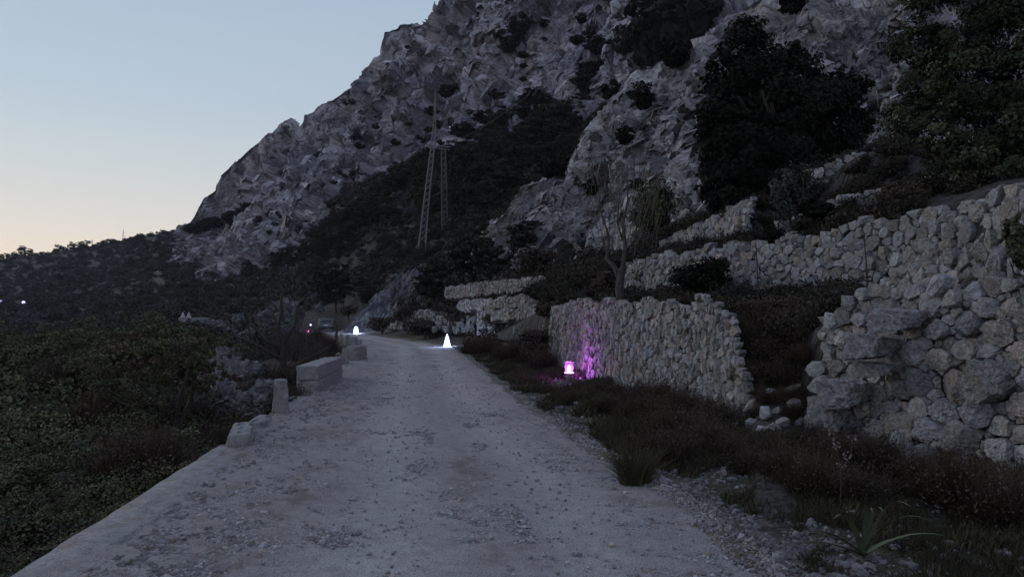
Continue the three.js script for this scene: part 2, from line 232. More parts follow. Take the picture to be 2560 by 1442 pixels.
function rockSheet(name, label, rows, px0, px1, nu, nv, mat, amp, size, bow, tintAmp, steep, scree, blocks) {
  const R = table(rows.map(([px, lp, ld, tp, td]) => [px, lp, ld, tp, ld + (td - ld) * steep])), P0 = [], back = 5;
  const base = (a, b) => {
    const px = lerp(px0, px1, a), [lp, ld, tp, td] = R(px), t = Math.min(b, 1), k = t + bow * Math.sin(t * Math.PI) * 0.5;
    return at(px, lerp(lp, tp, t), lerp(ld, td, clamp(k, 0, 1)));
  };
  const g = gridGeo(nu, nv + back, (a, b, i, j) => {
    let q;
    if (j <= nv) q = base(a, j / nv); else { q = base(a, 1); const m = j - nv - 1; q.z -= size * [0.12, 0.4, 1.2, 3, 8][m]; q.y -= size * [0.02, 0.12, 0.6, 2.5, 9][m]; }
    P0.push(q.clone()); return { p: q, u: 0, v: 0 };
  });
  const wide = base(0, 0.5).distanceTo(base(1, 0.5)) * 1.3, tall = base(0.3, 0).distanceTo(base(0.3, 1));
  const nor = g.attributes.normal, pos = g.attributes.position, col = new Float32Array(pos.count * 3), uv = g.attributes.uv;
  for (let k = 0; k < pos.count; k++) {
    const q = P0[k], s = 1 / size, x = q.x * s, y = q.y * s, z = q.z * s;
    // beds dip down to the left: squash the pattern across them
    const e = x * 0.55 + y * 0.835, f = y * 0.55 - x * 0.835, wx = fbm(x * 0.6, y * 0.6, z * 0.6, 3) * 0.8, wy = fbm(x * 0.6 + 9, y * 0.6, z * 0.6, 3) * 0.8;
    const calm = name === 'rocky_spur' ? lerp(1, 0.55, smooth(0.42, 0.6, (k % (nu + 1)) / nu)) : 1;
    let h = (ridged(e * 0.085 + wx * 0.2, f * 0.2 + wy * 0.2, z * 0.13, 2) - 0.6) * 8.5;
    h += (ridged(e * 0.3 + wx * 0.3, f * 0.5 + wy * 0.3, z * 0.4, 5) - 0.6) * 2.6 * calm;
    h += hollows(e * 0.6 + wx * 0.4, f * 0.9 + wy * 0.4, z * 0.8) * 1.15 * calm + hollows(e * 1.7 + wy * 0.7, f * 2.2 + wx * 0.7, z * 2) * 0.36;
    h += fbm(x * 0.13, y * 0.13, z * 0.13, 3) * 1.6 - 0.3;
    const crack = (X, Y, Z, w) => smooth(w, 0, Math.abs(n3(X, Y, Z)));
    h -= 0.6 * crack(e * 0.25 + wx * 0.3, f * 0.55 + wy * 0.3, z * 0.4, 0.1) * calm + 0.26 * crack(e * 0.8 + wy * 0.4, f * 1.3 + wx * 0.4, z * 1, 0.14) + 0.35 * crack(x * 0.9 + wx * 0.4, y * 0.25, z * 0.9 + 7, 0.12);
    h -= 0.45 * smooth(0.4, 0.56, n3(e * 0.9 + 30, f * 1.2, z * 0.9)) * calm;
    let pale = 0; if (scree) { const PX = lerp(px0, px1, (k % (nu + 1)) / nu), [lp, , tp] = R(PX), PY = lerp(lp, tp, Math.min(1, Math.floor(k / (nu + 1)) / nv)); for (const [sx, sy, rx, ry, tl] of scree) { const ux = PX - sx, uy = PY - sy, qx = (ux * Math.cos(tl) - uy * Math.sin(tl)) / rx, qy = (ux * Math.sin(tl) + uy * Math.cos(tl)) / ry; pale = Math.max(pale, smooth(1.1, 0.75, Math.hypot(qx, qy) + fbm(x * 0.8, y * 0.8, z * 0.8, 3) * 0.7)); } h = lerp(h, -0.4, pale * 0.85); }
    const edge = lerp(1, 0.25, smooth(0.88, 0.985, Math.min(1, Math.floor(k / (nu + 1)) / nv)));
    pos.setXYZ(k, q.x + nor.getX(k) * h * amp * edge, q.y + nor.getY(k) * h * amp * edge, q.z + nor.getZ(k) * h * amp * edge);
    const ia = (k % (nu + 1)) / nu, ib = Math.floor(k / (nu + 1)) / nv; uv.setXY(k, ia * wide, ib * tall);
    const a = fbm(q.x * 0.11 / size * 3, q.y * 0.11 / size * 3, q.z * 0.11 / size * 3, 4), b = fbm(q.x * 0.3 / size, q.y * 0.3 / size + 40, q.z * 0.3 / size, 4);
    const gk = fbm(q.x * 1.1 / size, q.y * 0.8 / size, q.z * 1.1 / size + 9, 4); let c = mixc([0.66, 0.67, 0.72], [1.2, 1.18, 1.14], 0.5 + a * tintAmp); c = mixc(c, [1.1, 0.92, 0.82], smooth(0.18, 0.45, b) * 0.5); c = mixc(c, [0.42, 0.42, 0.43], smooth(0.14, 0.42, -b) * 0.6); c = mixc(c, [0.3, 0.3, 0.29], smooth(0.15, 0.42, gk) * 0.85); c = mixc(c, [1.5, 1.48, 1.45], smooth(0.16, 0.45, -gk) * 0.6);
    c = mixc(c, [1.45, 1.42, 1.38], pale * 0.9);
    col.set(c, k * 3);
  }
  g.setAttribute('color', new THREE.BufferAttribute(col, 3)); g.computeVertexNormals();
  const sheet = structure(name, g, mat, label);
  if (blocks) {                                                            // the broken blocks of the face, wedged into it
    const r = rng(blocks.seed), N3 = g.attributes.normal, kinds = [];
    for (let v = 0; v < 36; v++) {
      const planes = []; for (let i = 0; i < 9; i++) { const a = i / 9 * 6.283 + (r() - 0.5) * 0.6, t = (r() - 0.35) * 0.7, l = Math.hypot(1, t); planes.push([Math.cos(a) / l, Math.sin(a) / l, t / l, lerp(0.55, 1, r())]); }
      for (let i = 0; i < 3; i++) { const a = r() * 6.283, q = lerp(0.1, 0.9, r()), l = Math.hypot(q, 1); planes.push([Math.cos(a) * q / l, Math.sin(a) * q / l, 1 / l, lerp(0.4, 0.8, r())]); }
      kinds.push(cutStone(planes, [1, 1, 1], 0, r, (x, y, z) => V(x, y, z), [1, 1, 1], 0.12));
    }
    const P = [], U = [], C = [], NN = [], q = V(0, 0, 0), X = V(0, 0, 0), Y = V(0, 0, 0), Z = V(0, 0, 0), e1 = V(0, 0, 0), e2 = V(0, 0, 0), fn = V(0, 0, 0), pts = [V(0, 0, 0), V(0, 0, 0), V(0, 0, 0)];
    for (let k = 0; k < blocks.n; k++) {
      const px = lerp(blocks.x0, blocks.x1, r()), ia = Math.round((px - px0) / (px1 - px0) * nu), [lp, , tp] = R(px), low = lp, high = Math.max(tp, -60), py = lerp(low, high, r()), jb = clamp(Math.round((py - lp) / (tp - lp) * nv), 1, nv - 2); if (ia < 0 || ia > nu) continue;
      const at0 = jb * (nu + 1) + ia, near = lerp(1, 0.45, smooth(0.85, 0.97, jb / nv)), s = size * lerp(blocks.s0, blocks.s1, r() ** 4) * near * (blocks.calm && px > 1880 ? 0.6 : 1);
      if (scree && scree.some(([sx, sy, rx, ry]) => Math.hypot((px - sx) / rx, (py - sy) / ry / 2.2) < 0.95)) continue;
      q.fromBufferAttribute(pos, at0); Z.fromBufferAttribute(N3, at0).add(V((r() - 0.5) * 0.5, (r() - 0.5) * 0.5, (r() - 0.5) * 0.5)).normalize();
      Y.set(0.5 + (r() - 0.5) * 0.6, 0.85, (r() - 0.5) * 0.4); X.copy(Y).cross(Z).normalize(); Y.copy(Z).cross(X);
      const sx = s * lerp(0.6, 1, r()), sy = s * lerp(0.8, 1.5, r()), sz = s * lerp(0.4, 0.8, r()), G0 = kinds[Math.floor(r() * 36)].attributes.position, b = lerp(0.86, 1.12, r()), cr = col[at0 * 3] * b, cg = col[at0 * 3 + 1] * b, cb = col[at0 * 3 + 2] * b, ou = r() * 9;
      q.addScaledVector(Z, -sz * 0.42);
      for (let i = 0; i < G0.count; i += 3) {
        for (let m = 0; m < 3; m++) { const x = G0.getX(i + m) * sx, y = G0.getY(i + m) * sy, z = G0.getZ(i + m) * sz; pts[m].set(q.x + X.x * x + Y.x * y + Z.x * z, q.y + X.y * x + Y.y * y + Z.y * z, q.z + X.z * x + Y.z * y + Z.z * z); U.push(x + z + ou * 5, y + z * 0.5 + ou * 3); C.push(cr, cg, cb); }
        e1.copy(pts[1]).sub(pts[0]); e2.copy(pts[2]).sub(pts[0]); fn.copy(e1).cross(e2).normalize(); for (const v of pts) { P.push(v.x, v.y, v.z); NN.push(fn.x, fn.y, fn.z); }
      }
    }
    const bg = new THREE.BufferGeometry(); bg.setAttribute('position', new THREE.Float32BufferAttribute(P, 3)); bg.setAttribute('normal', new THREE.Float32BufferAttribute(NN, 3)); bg.setAttribute('uv', new THREE.Float32BufferAttribute(U, 2)); bg.setAttribute('color', new THREE.Float32BufferAttribute(C, 3));
    mesh('rock_blocks', bg, mat, sheet).userData.kind = 'stuff';
  }
  const on = (px, py) => { const [lp, ld, tp, td] = R(px), t = clamp((py - lp) / (tp - lp), 0, 1), k = t + bow * Math.sin(t * Math.PI) * 0.5; return at(px, py, lerp(ld, td, clamp(k, 0, 1))); }; on.top = (px) => R(px)[2]; return on;
}
const onMountain = rockSheet('rocky_mountain', 'steep grey limestone mountain rising to the top of the photo behind the pylon', [
  [430, 640, 330, 575, 436], [470, 690, 300, 548, 434], [500, 720, 275, 498, 430], [532, 730, 260, 470, 424], [545, 730, 255, 428, 420], [600, 720, 240, 380, 412], [650, 700, 230, 338, 406], [706, 680, 222, 300, 400], [728, 670, 219, 294, 398], [744, 665, 217, 318, 396], [762, 655, 215, 288, 394], [830, 620, 205, 236, 385], [905, 580, 194, 186, 374], [948, 560, 187, 132, 368], [962, 555, 185, 80, 366], [1000, 540, 180, 48, 361], [1036, 525, 175, 42, 358], [1048, 520, 174, 50, 357], [1085, 505, 169, 0, 350], [1150, 480, 162, -90, 345], [1300, 420, 150, -250, 330], [1500, 330, 135, -430, 310], [1700, 200, 124, -560, 300], [2000, 80, 114, -640, 290], [2400, 0, 108, -640, 280]],
430, 2400, 600, 300, M.mountain, 1.6, 7.5, 0.1, 1.0, 0.42, [[1105, 352, 85, 13, 0.22], [1035, 402, 45, 9, 0.3], [548, 668, 70, 12, 0.35]], { seed: 61, n: 17000, x0: 440, x1: 1780, s0: 0.09, s1: 0.42 });
const onSpur = rockSheet('rocky_spur', 'nearer pale limestone crag with a smooth cliff face behind the dark tree', [
  [1165, 672, 76, 655, 79], [1190, 690, 67, 592, 79], [1250, 700, 61, 525, 80], [1300, 700, 56, 458, 82], [1395, 690, 50, 428, 82], [1440, 680, 47, 365, 84], [1455, 680, 46, 326, 85], [1500, 670, 44, 268, 86], [1580, 650, 40, 180, 88], [1650, 630, 38, 140, 88], [1750, 600, 35, 85, 86], [1850, 570, 31, 30, 84], [1900, 545, 30, -20, 80], [2100, 470, 27, -220, 74], [2300, 460, 26, -330, 68], [2600, 430, 22, -420, 60], [3200, 430, 20, -420, 55]],
1165, 3200, 480, 320, M.cliff, 0.4, 1.9, 0, 1.1, 0.33, null, { seed: 62, n: 14000, x0: 1170, x1: 2350, s0: 0.09, s1: 0.5, calm: true });

// ---------------------------------------------------------------- stones
const icoCache = {};
function ico(n) { if (!icoCache[n]) { const g = new THREE.IcosahedronGeometry(1, n); g.deleteAttribute('normal'); g.deleteAttribute('uv'); const m = mergeVertices(g, 1e-4); icoCache[n] = { pos: m.attributes.position.array.slice(), idx: Array.from(m.index.array) }; } return icoCache[n]; }
// a stone cut by planes [nx, ny, nz, h]; ext is its rough half size; frame maps (u, v, w) to the parent's space
function stoneGeo(planes, ext, detail, r, toSpace, tone, crease = 0.55, grain = 0.05, sharp = 14) {
  const I = ico(detail), n = I.pos.length / 3, P = new Float32Array(n * 3), U = new Float32Array(n * 2), C = new Float32Array(n * 3), ou = r() * 7, ov = r() * 7, sd = r() * 50, m = Math.min(...ext);
  for (let k = 0; k < n; k++) {
    let x = I.pos[k * 3] * ext[0], y = I.pos[k * 3 + 1] * ext[1], z = I.pos[k * 3 + 2] * ext[2], s = 1e9, s2 = 0; const l = Math.hypot(x, y, z); x /= l; y /= l; z /= l;
    for (const q of planes) { const c = x * q[0] + y * q[1] + z * q[2]; if (c > 1e-4) { const t = q[3] / c; if (t < s) s = t; s2 += (m / t) ** sharp; } }
    s = s2 ? m * s2 ** (-1 / sharp) : m;
    const f = 1.6 / m; s *= 1 + grain * (fbm(x * s * f * 0.7 + sd, y * s * f * 0.7, z * s * f * 0.7, 3));
    x *= s; y *= s; z *= s; const w = toSpace(x, y, z); P[k * 3] = w.x; P[k * 3 + 1] = w.y; P[k * 3 + 2] = w.z; U[k * 2] = x + z * 0.7 + ou; U[k * 2 + 1] = y + z * 0.6 + ov; C.set(tone, k * 3);
  }
  let g = new THREE.BufferGeometry(); g.setAttribute('position', new THREE.BufferAttribute(P, 3)); g.setAttribute('uv', new THREE.BufferAttribute(U, 2)); g.setAttribute('color', new THREE.BufferAttribute(C, 3)); g.setIndex(I.idx);
  if (crease) g = toCreasedNormals(g, crease); else g.computeVertexNormals();
  return g;
}
function tone(r, warm = 0.12) { const b = 0.6 + r() * 0.7, k = r(); return k < warm ? [b * 1.03, b * 0.92, b * 0.83] : k < warm + 0.15 ? [b * 1.04, b * 0.98, b * 0.92] : k < 0.5 ? [b * 0.95, b * 0.98, b * 1.03] : [b, b, b]; }
function boulder(r, ext, detail = 4, warm = 0.1, grain = 0.07) {
  const planes = []; for (let i = 0; i < 16; i++) { const z = r() * 2 - 1, a = r() * 6.283, q = Math.sqrt(1 - z * z), n = [q * Math.cos(a), z, q * Math.sin(a)]; planes.push([...n, Math.hypot(n[0] * ext[0], n[1] * ext[1], n[2] * ext[2]) * (0.72 + r() * 0.3)]); }
  return stoneGeo(planes, ext, detail, r, (x, y, z) => V(x, y, z), tone(r, warm), 0.5, grain, 30);
}
// a stone as the solid left between planes [nx, ny, nz, h], broken faces roughened; level = how finely its faces are split
function cutStone(planes, ext, level, r, toSpace, tn, grain) {
  const [a, b, c] = ext.map((e) => e * 2.2), q = (x, y, z) => [x * a, y * b, z * c];
  let faces = [[q(-1, -1, -1), q(-1, 1, -1), q(1, 1, -1), q(1, -1, -1)], [q(-1, -1, 1), q(1, -1, 1), q(1, 1, 1), q(-1, 1, 1)], [q(-1, -1, -1), q(1, -1, -1), q(1, -1, 1), q(-1, -1, 1)], [q(-1, 1, -1), q(-1, 1, 1), q(1, 1, 1), q(1, 1, -1)], [q(-1, -1, -1), q(-1, -1, 1), q(-1, 1, 1), q(-1, 1, -1)], [q(1, -1, -1), q(1, 1, -1), q(1, 1, 1), q(1, -1, 1)]];
  for (const n of planes) {
    const out = [], cap = [], side = (v) => v[0] * n[0] + v[1] * n[1] + v[2] * n[2] - n[3];
    for (const f of faces) { const g = []; for (let i = 0; i < f.length; i++) { const A = f[i], B = f[(i + 1) % f.length], sa = side(A), sb = side(B); if (sa <= 0) g.push(A); if ((sa < 0 && sb > 0) || (sa > 0 && sb < 0)) { const t = sa / (sa - sb), X = [A[0] + (B[0] - A[0]) * t, A[1] + (B[1] - A[1]) * t, A[2] + (B[2] - A[2]) * t]; g.push(X); cap.push(X); } } if (g.length > 2) out.push(g); }
    if (cap.length > 2) {
      const m = [0, 1, 2].map((k) => cap.reduce((s, v) => s + v[k], 0) / cap.length), N = V(n[0], n[1], n[2]), U = (Math.abs(N.y) < 0.9 ? V(0, 1, 0) : V(1, 0, 0)).cross(N).normalize(), W = N.clone().cross(U), ang = (v) => { const d = V(v[0] - m[0], v[1] - m[1], v[2] - m[2]); return Math.atan2(d.dot(W), d.dot(U)); };
      cap.sort((x, y) => ang(x) - ang(y)); const u = cap.filter((v, i) => { const w = cap[(i + 1) % cap.length]; return Math.hypot(v[0] - w[0], v[1] - w[1], v[2] - w[2]) > 1e-5; }); if (u.length > 2) out.push(u);
    }
    if (out.length > 3) faces = out;
  }
  const P = [], U = [], C = [], sd = r() * 60, ou = r() * 7, m = Math.min(...ext), f = 1.1 / m;
  const put = (v) => {
    const l = Math.hypot(v[0], v[1], v[2]) + 1e-6, k = 1 + grain * (fbm(v[0] * f + sd, v[1] * f, v[2] * f, 3) + (level > 1 ? 0.35 * fbm(v[0] * f * 5 + sd, v[1] * f * 5, v[2] * f * 5, 2) : 0)) * m / l * 1.6, w = toSpace(v[0] * k, v[1] * k, v[2] * k);
    P.push(w.x, w.y, w.z); U.push(v[0] + v[2] * 0.7 + ou, v[1] + v[2] * 0.6 + ou * 1.7); C.push(tn[0], tn[1], tn[2]);
  };
  const mid = (x, y) => [(x[0] + y[0]) / 2, (x[1] + y[1]) / 2, (x[2] + y[2]) / 2];
  const split = (x, y, z, k) => { if (k <= 0) { put(x); put(y); put(z); return; } const A = mid(x, y), B = mid(y, z), D = mid(z, x); split(x, A, D, k - 1); split(A, y, B, k - 1); split(D, B, z, k - 1); split(A, B, D, k - 1); };
  for (const g of faces) { const cz = g.reduce((s, v) => s + v[2], 0) / g.length; if (level < 2 && cz < -0.55 * ext[2]) continue; const ce = [0, 1, 2].map((k) => g.reduce((s, v) => s + v[k], 0) / g.length); if (g.length < 5 && level < 1) for (let i = 1; i < g.length - 1; i++) split(g[0], g[i], g[i + 1], 0); else for (let i = 0; i < g.length; i++) split(ce, g[i], g[(i + 1) % g.length], level > 0 ? level - 1 : 0); }
  let geo = new THREE.BufferGeometry(); geo.setAttribute('position', new THREE.Float32BufferAttribute(P, 3)); geo.setAttribute('uv', new THREE.Float32BufferAttribute(U, 2)); geo.setAttribute('color', new THREE.Float32BufferAttribute(C, 3));
  if (level > 1) geo = toCreasedNormals(geo, 0.6); else geo.computeVertexNormals();
  return geo;
}
/* a dry stone wall: path of [x, d, foot y, top y] seen from its left-hand side going along it */
function dryWall(o) {
  const r = rng(o.seed), pts = o.path.map((q) => V(q[0], q[2], -q[1])), L = [0]; for (let i = 1; i < pts.length; i++) L.push(L[i - 1] + Math.hypot(pts[i].x - pts[i - 1].x, pts[i].z - pts[i - 1].z));
  const len = L[L.length - 1], rows = table(o.path.map((q, i) => [L[i], q[0], -q[1], q[2], q[3]]));
  const lean = o.lean ?? 0.12, org = V(pts[0].x, Math.min(...o.path.map((q) => q[2])), pts[0].z), bulge = o.bulge ?? 0.08;
  const frame = (u) => { const e = 0.6, a = rows(clamp(u - e, 0, len)), b = rows(clamp(u + e, 0, len)), t = V(b[0] - a[0], 0, b[1] - a[1]).normalize(); const n = V(t.z, 0, -t.x).multiplyScalar(o.side ?? 1); return { t, n }; };
  const g = thing(o.name ?? 'dry_stone_wall', o.label, 'wall', org);
  const seeds = [], hmax = Math.max(...o.path.map((q) => q[3] - q[2])) + 0.1, cell = 0.25, grid = new Map(), key = (a, b) => a + ',' + b, asp = o.aspect ?? 1.25;
  const near = (u, v) => { const out = [], a = Math.floor(u / cell), b = Math.floor(v / cell), w = o.reach ?? 4; for (let i = -w; i <= w; i++) for (let j = -w; j <= w; j++) { const q = grid.get(key(a + i, b + j)); if (q) out.push(...q); } return out; };
  const tries = Math.round(len * hmax * (o.density ?? 1600));
  for (let k = 0; k < tries; k++) {
    const u = r() * len, v = r() * (hmax + 0.15) - 0.1, [, , yb, yt] = rows(u), top = yt - yb + (n3(u * 1.3, o.seed, 0) * 0.09) + (o.ragged ? o.ragged(u) : 0); if (v > top) continue; if (o.keep && !o.keep(u, v, len)) continue;
    const sz = o.size(u, v), big = k < tries * 0.25 ? lerp(0.85, 1.5, r() * r()) : k < tries * 0.6 ? lerp(0.6, 1.0, r()) : lerp(0.22, 0.55, r()), rad = sz * big * 0.5;
    let ok = true; for (const q of near(u, v)) if (Math.hypot((q.u - u) / asp, q.v - v) < (q.rad + rad) * 0.86) { ok = false; break; }
    if (!ok) continue; const s = { u, v, rad, top }; seeds.push(s); const kk = key(Math.floor(u / cell), Math.floor(v / cell)); grid.has(kk) ? grid.get(kk).push(s) : grid.set(kk, [s]);
  }
  const stones = [];
  for (const s of seeds) {
    const planes = [], lim = s.rad * 1.7, tilt = () => (r() - 0.5) * 0.55, unit = (x, y, z, h) => { const l = Math.hypot(x, y, z); return [x / l, y / l, z / l, h / l]; };
    for (const q of near(s.u, s.v)) { if (q === s) continue; const du = (q.u - s.u) / asp, dv = q.v - s.v, D = Math.hypot(du, dv); if (D > (s.rad + q.rad) * 2.4) continue; const h = (D * D + s.rad ** 2 - q.rad ** 2) / (2 * D) * lerp(0.89, 0.985, r()), nx = du / D / asp, ny = dv / D, l = Math.hypot(nx, ny); planes.push(unit(nx / l, ny / l, tilt(), Math.max(h / l, s.rad * 0.28))); }
    for (let i = 0, m = 5 + Math.floor(r() * 4), a0 = r() * 6; i < m; i++) { const a = a0 + i / m * 6.283 + (r() - 0.5) * 0.6, c = Math.cos(a), q = Math.sin(a); planes.push(unit(c, q, tilt(), Math.hypot(c * lim * asp, q * lim) * lerp(0.6, 1, r()))); }
    const dep = s.rad * lerp(0.45, 0.95, r()) * (o.proud ?? 1);
    planes.push([0, 0, -1, s.rad * 0.9], unit(tilt() * 0.6, 1, tilt() * 0.5, Math.max(s.rad * 0.45, s.top - s.v + 0.02 + 0.06 * (r() - 0.5))));
    for (let i = 0, m = 1 + Math.floor(r() * 3); i < m; i++) { const a = r() * 6.283, q = lerp(0.02, i ? 0.75 : 0.3, r()); planes.push(unit(Math.cos(a) * q, Math.sin(a) * q, 1, dep * lerp(0.85, 1.12, r()))); }
    for (let i = 0, m = 1 + Math.floor(r() * 3); i < m; i++) { const a = r() * 6.283, q = lerp(0.7, 2.0, r()), ca = Math.cos(a), sa = Math.sin(a); planes.push(unit(ca * q, sa * q, 1, (ca * q * ca * asp + sa * q * sa) * s.rad * lerp(0.7, 1.05, r()) + dep * lerp(0.5, 0.95, r()))); }
    const { t, n } = frame(s.u), [x, z, yb] = rows(s.u), wob = n3(s.u * 0.5, s.v * 0.5, o.seed) * bulge - s.v * lean + (r() - 0.5) * s.rad * 0.5, c = V(x + n.x * wob - org.x, yb + s.v - org.y, z + n.z * wob - org.z);
    const dist = Math.hypot(x, z), px = s.rad * 2 / dist * F;
    const det = px > 55 ? 4 : px > 32 ? 3 : px > 17 ? 1 : 0;
    stones.push({ px, geo: cutStone(planes, [s.rad * asp, s.rad, Math.max(dep, s.rad * 0.7)], det, r, (a, b, w) => V(c.x + t.x * a + n.x * w, c.y + b, c.z + t.z * a + n.z * w), tone(r, o.warm ?? 0.1), det > 1 ? 0.16 : 0.1) });
  }
  stones.sort((a, b) => b.px - a.px);
  const singles = Math.min(o.singles ?? 298, 298);
  for (const s of stones.slice(0, singles)) mesh('stone', s.geo, M.stone, g);
  if (stones.length > singles) { const m = mesh('small_stones', mergeGeometries(stones.slice(singles).map((s) => s.geo)), M.stone, g); m.userData.kind = 'stuff'; }
  // earth core behind the face
  const nu = Math.max(4, Math.round(len / 0.4)), m = new MB(), th = o.thick ?? 0.55, q0 = o.inset ?? 0.17;
  for (let i = 0; i <= nu; i++) { const u = lerp(0.35, len - (o.stop ?? 0.5), i / nu), [x, z, yb, yt] = rows(u), { n } = frame(u), h = Math.max(0.02, yt - yb - (o.coreDrop ?? 0.12) + (o.ragged ? Math.min(0, o.ragged(u)) : 0)), tk = th * clamp(Math.min(u, len - u) / 3, 0.03, 1); for (const [w, v] of [[-q0, -0.3], [-q0 - h * lean, h], [-q0 - tk - h * lean, h], [-q0 - tk, -0.3]]) m.v(x + n.x * w - org.x, yb + v - org.y, z + n.z * w - org.z); }
  for (let i = 0; i < nu; i++) for (let k = 0; k < 3; k++) { const a = i * 4 + k; m.tri(a, a + 1, a + 4); m.tri(a + 1, a + 5, a + 4); }
  for (const e of [0, nu * 4]) { m.tri(e, e + 1, e + 2); m.tri(e, e + 2, e + 3); }
  mesh('earth_core', m.geo(), M.earth, g);
  return g;
}
dryWall({ seed: 21, label: 'low dry stone wall at the roadside with a lantern lighting it purple', side: -1, path: [[0.9, 31, 0.1, 1.7], [1.1, 25, 0.1, 1.85], [1.35, 20.5, 0.1, 2.02], [1.62, 18.2, 0.1, 2.0], [2.25, 14.9, 0.15, 1.93], [2.72, 12.6, 0.15, 1.78], [2.98, 10.9, 0.2, 1.75], [3.1, 10.1, 0.25, 1.2]], size: (u) => lerp(0.17, 0.15, u / 22), aspect: 0.95, warm: 0.2, stop: 1.7, density: 3800, ragged: (u) => -1.0 * smooth(19.2, 21.8, u) + 0.14 * n3(u * 2.2, 5, 1) * smooth(17, 19, u) });
const massive = dryWall({ seed: 22, label: 'massive dry stone wall of large rough blocks nearest the camera on the right', side: -1, path: [[3.55, 9.3, 0.1, 1.6], [3.75, 8.6, 0.1, 1.9], [3.98, 7.5, 0.05, 1.93], [4.25, 6.6, 0.0, 1.98], [4.6, 5.4, 0.0, 2.02]], size: (u, v) => lerp(0.21, 0.28, smooth(0.3, 2.2, u)) * lerp(0.78, 1.15, 0.5 + 0.9 * n3(u * 1.1, v * 1.1, 77)) * lerp(1.1, 0.85, clamp(v / 1.8, 0, 1)), aspect: 1.25, warm: 0.07, density: 4200, reach: 5, bulge: 0.08, proud: 1.0, inset: 0.26 });
{ // long stones that stick out of it like steps
  const r = rng(71);
  for (const [px, py, d, ext] of [[2265, 800, 7.75, [0.2, 0.1, 0.17]], [2200, 868, 8.05, [0.19, 0.115, 0.17]], [2205, 925, 8.1, [0.14, 0.07, 0.15]], [2130, 985, 8.5, [0.2, 0.14, 0.18]], [2085, 1050, 8.7, [0.15, 0.13, 0.16]]]) {
    const pl = [[0, 1, 0.1, ext[1]], [0.1, -1, 0.15, ext[1] * 0.9], [1, 0.1, 0.1, ext[0]], [-1, 0.15, 0.3, ext[0] * 0.95], [-0.2, 0.1, 1, ext[2]], [0.3, -0.5, 1, ext[2] * 1.1], [0, 0, -1, ext[2]], [-0.7, 0.6, 0.4, ext[0] * 0.85], [0.6, -0.7, 0.3, ext[0] * 0.7]].map((q) => { const l = Math.hypot(q[0], q[1], q[2]); return [q[0] / l, q[1] / l, q[2] / l, q[3] / l]; });
    const m = mesh('stone', cutStone(pl, ext, 4, r, (a, b, c) => V(a, b, c), [0.8, 0.8, 0.82], 0.2), M.stone, massive); m.position.copy(at(px, py, d)).add(V(-0.05, 0, 0)).sub(massive.position); m.rotation.set(0, 0.35, (r() - 0.5) * 0.25);
  }
}
dryWall({ seed: 23, label: 'long upper terrace wall of grey rubble running back above the other walls on the right', side: -1, path: [[3.05, 22.3, 2.0, 3.15], [3.5, 20.3, 2.0, 3.2], [4.0, 18.4, 2.0, 3.15], [5.0, 15.4, 2.0, 3.15], [5.6, 13.3, 2.0, 3.18], [5.85, 12, 2.0, 3.15], [5.9, 10.4, 1.95, 3.12], [5.75, 8.8, 1.9, 3.14], [5.4, 6.6, 1.9, 3.2]], size: (u) => lerp(0.18, 0.31, smooth(7, 15, u)), aspect: 1.2, warm: 0.07, density: 2600, reach: 5, lean: 0.2 });
dryWall({ seed: 24, label: 'short pale terrace wall climbing to the right behind the long upper wall, below the dark tree', side: -1, path: [[5.15, 27.5, 3.6, 4.3], [5.35, 24.5, 3.6, 4.35], [5.5, 21.5, 3.6, 4.4], [5.55, 18.6, 3.6, 4.42]], size: () => 0.2, warm: 0.15, density: 2400, lean: 0.2 });
dryWall({ seed: 25, label: 'topmost broken stone terrace wall below the green tree at upper right', side: -1, path: [[7.0, 19.6, 4.2, 5.15], [7.9, 18.6, 4.4, 5.5], [8.6, 17.4, 4.6, 5.6], [9.0, 15.2, 4.2, 5.2]], size: () => 0.22, warm: 0.12, density: 2200, lean: 0.45, bulge: 0.3 });
dryWall({ seed: 26, label: 'low rubble wall just behind the top edge of the long upper wall', side: -1, path: [[6.0, 17.6, 3.3, 4.0], [6.7, 15.6, 3.3, 4.1], [7.0, 13.8, 3.2, 4.0]], size: () => 0.2, density: 2200, lean: 0.4, bulge: 0.2 });
const farPath = (a) => a.map(([px, d, lo, hi]) => [xAt(px, d), d, yAt(d, lo), yAt(d, hi)]);
dryWall({ seed: 27, label: 'upper of the two far terrace walls left of the leafless tree', side: -1, path: farPath([[1113, 52, 742, 718], [1200, 47, 731, 708], [1300, 42, 720, 697], [1420, 37, 713, 690]]), size: () => 0.22, warm: 0.5, density: 1700, singles: 200 });
dryWall({ seed: 28, label: 'lower of the two far terrace walls left of the leafless tree', side: -1, path: farPath([[1150, 46, 770, 752], [1230, 42, 766, 747], [1330, 38, 758, 738], [1440, 32, 748, 725]]), size: () => 0.22, warm: 0.5, density: 1700, singles: 200 });
dryWall({ seed: 30, label: 'lowest far terrace wall, just above the left end of the low wall', side: -1, path: farPath([[1195, 43, 796, 780], [1290, 37, 790, 770], [1420, 29, 782, 757]]), size: () => 0.22, warm: 0.5, density: 1700, singles: 200 });
dryWall({ seed: 29, label: 'ruined stone bank behind the pointed white lamp at the bend', side: -1, path: farPath([[985, 66, 818, 788], [1040, 60, 815, 775], [1110, 53, 818, 786], [1180, 47, 824, 796], [1300, 38, 838, 806]]), size: () => 0.3, warm: 0.2, density: 900, lean: 0.6, bulge: 0.5, singles: 200 });

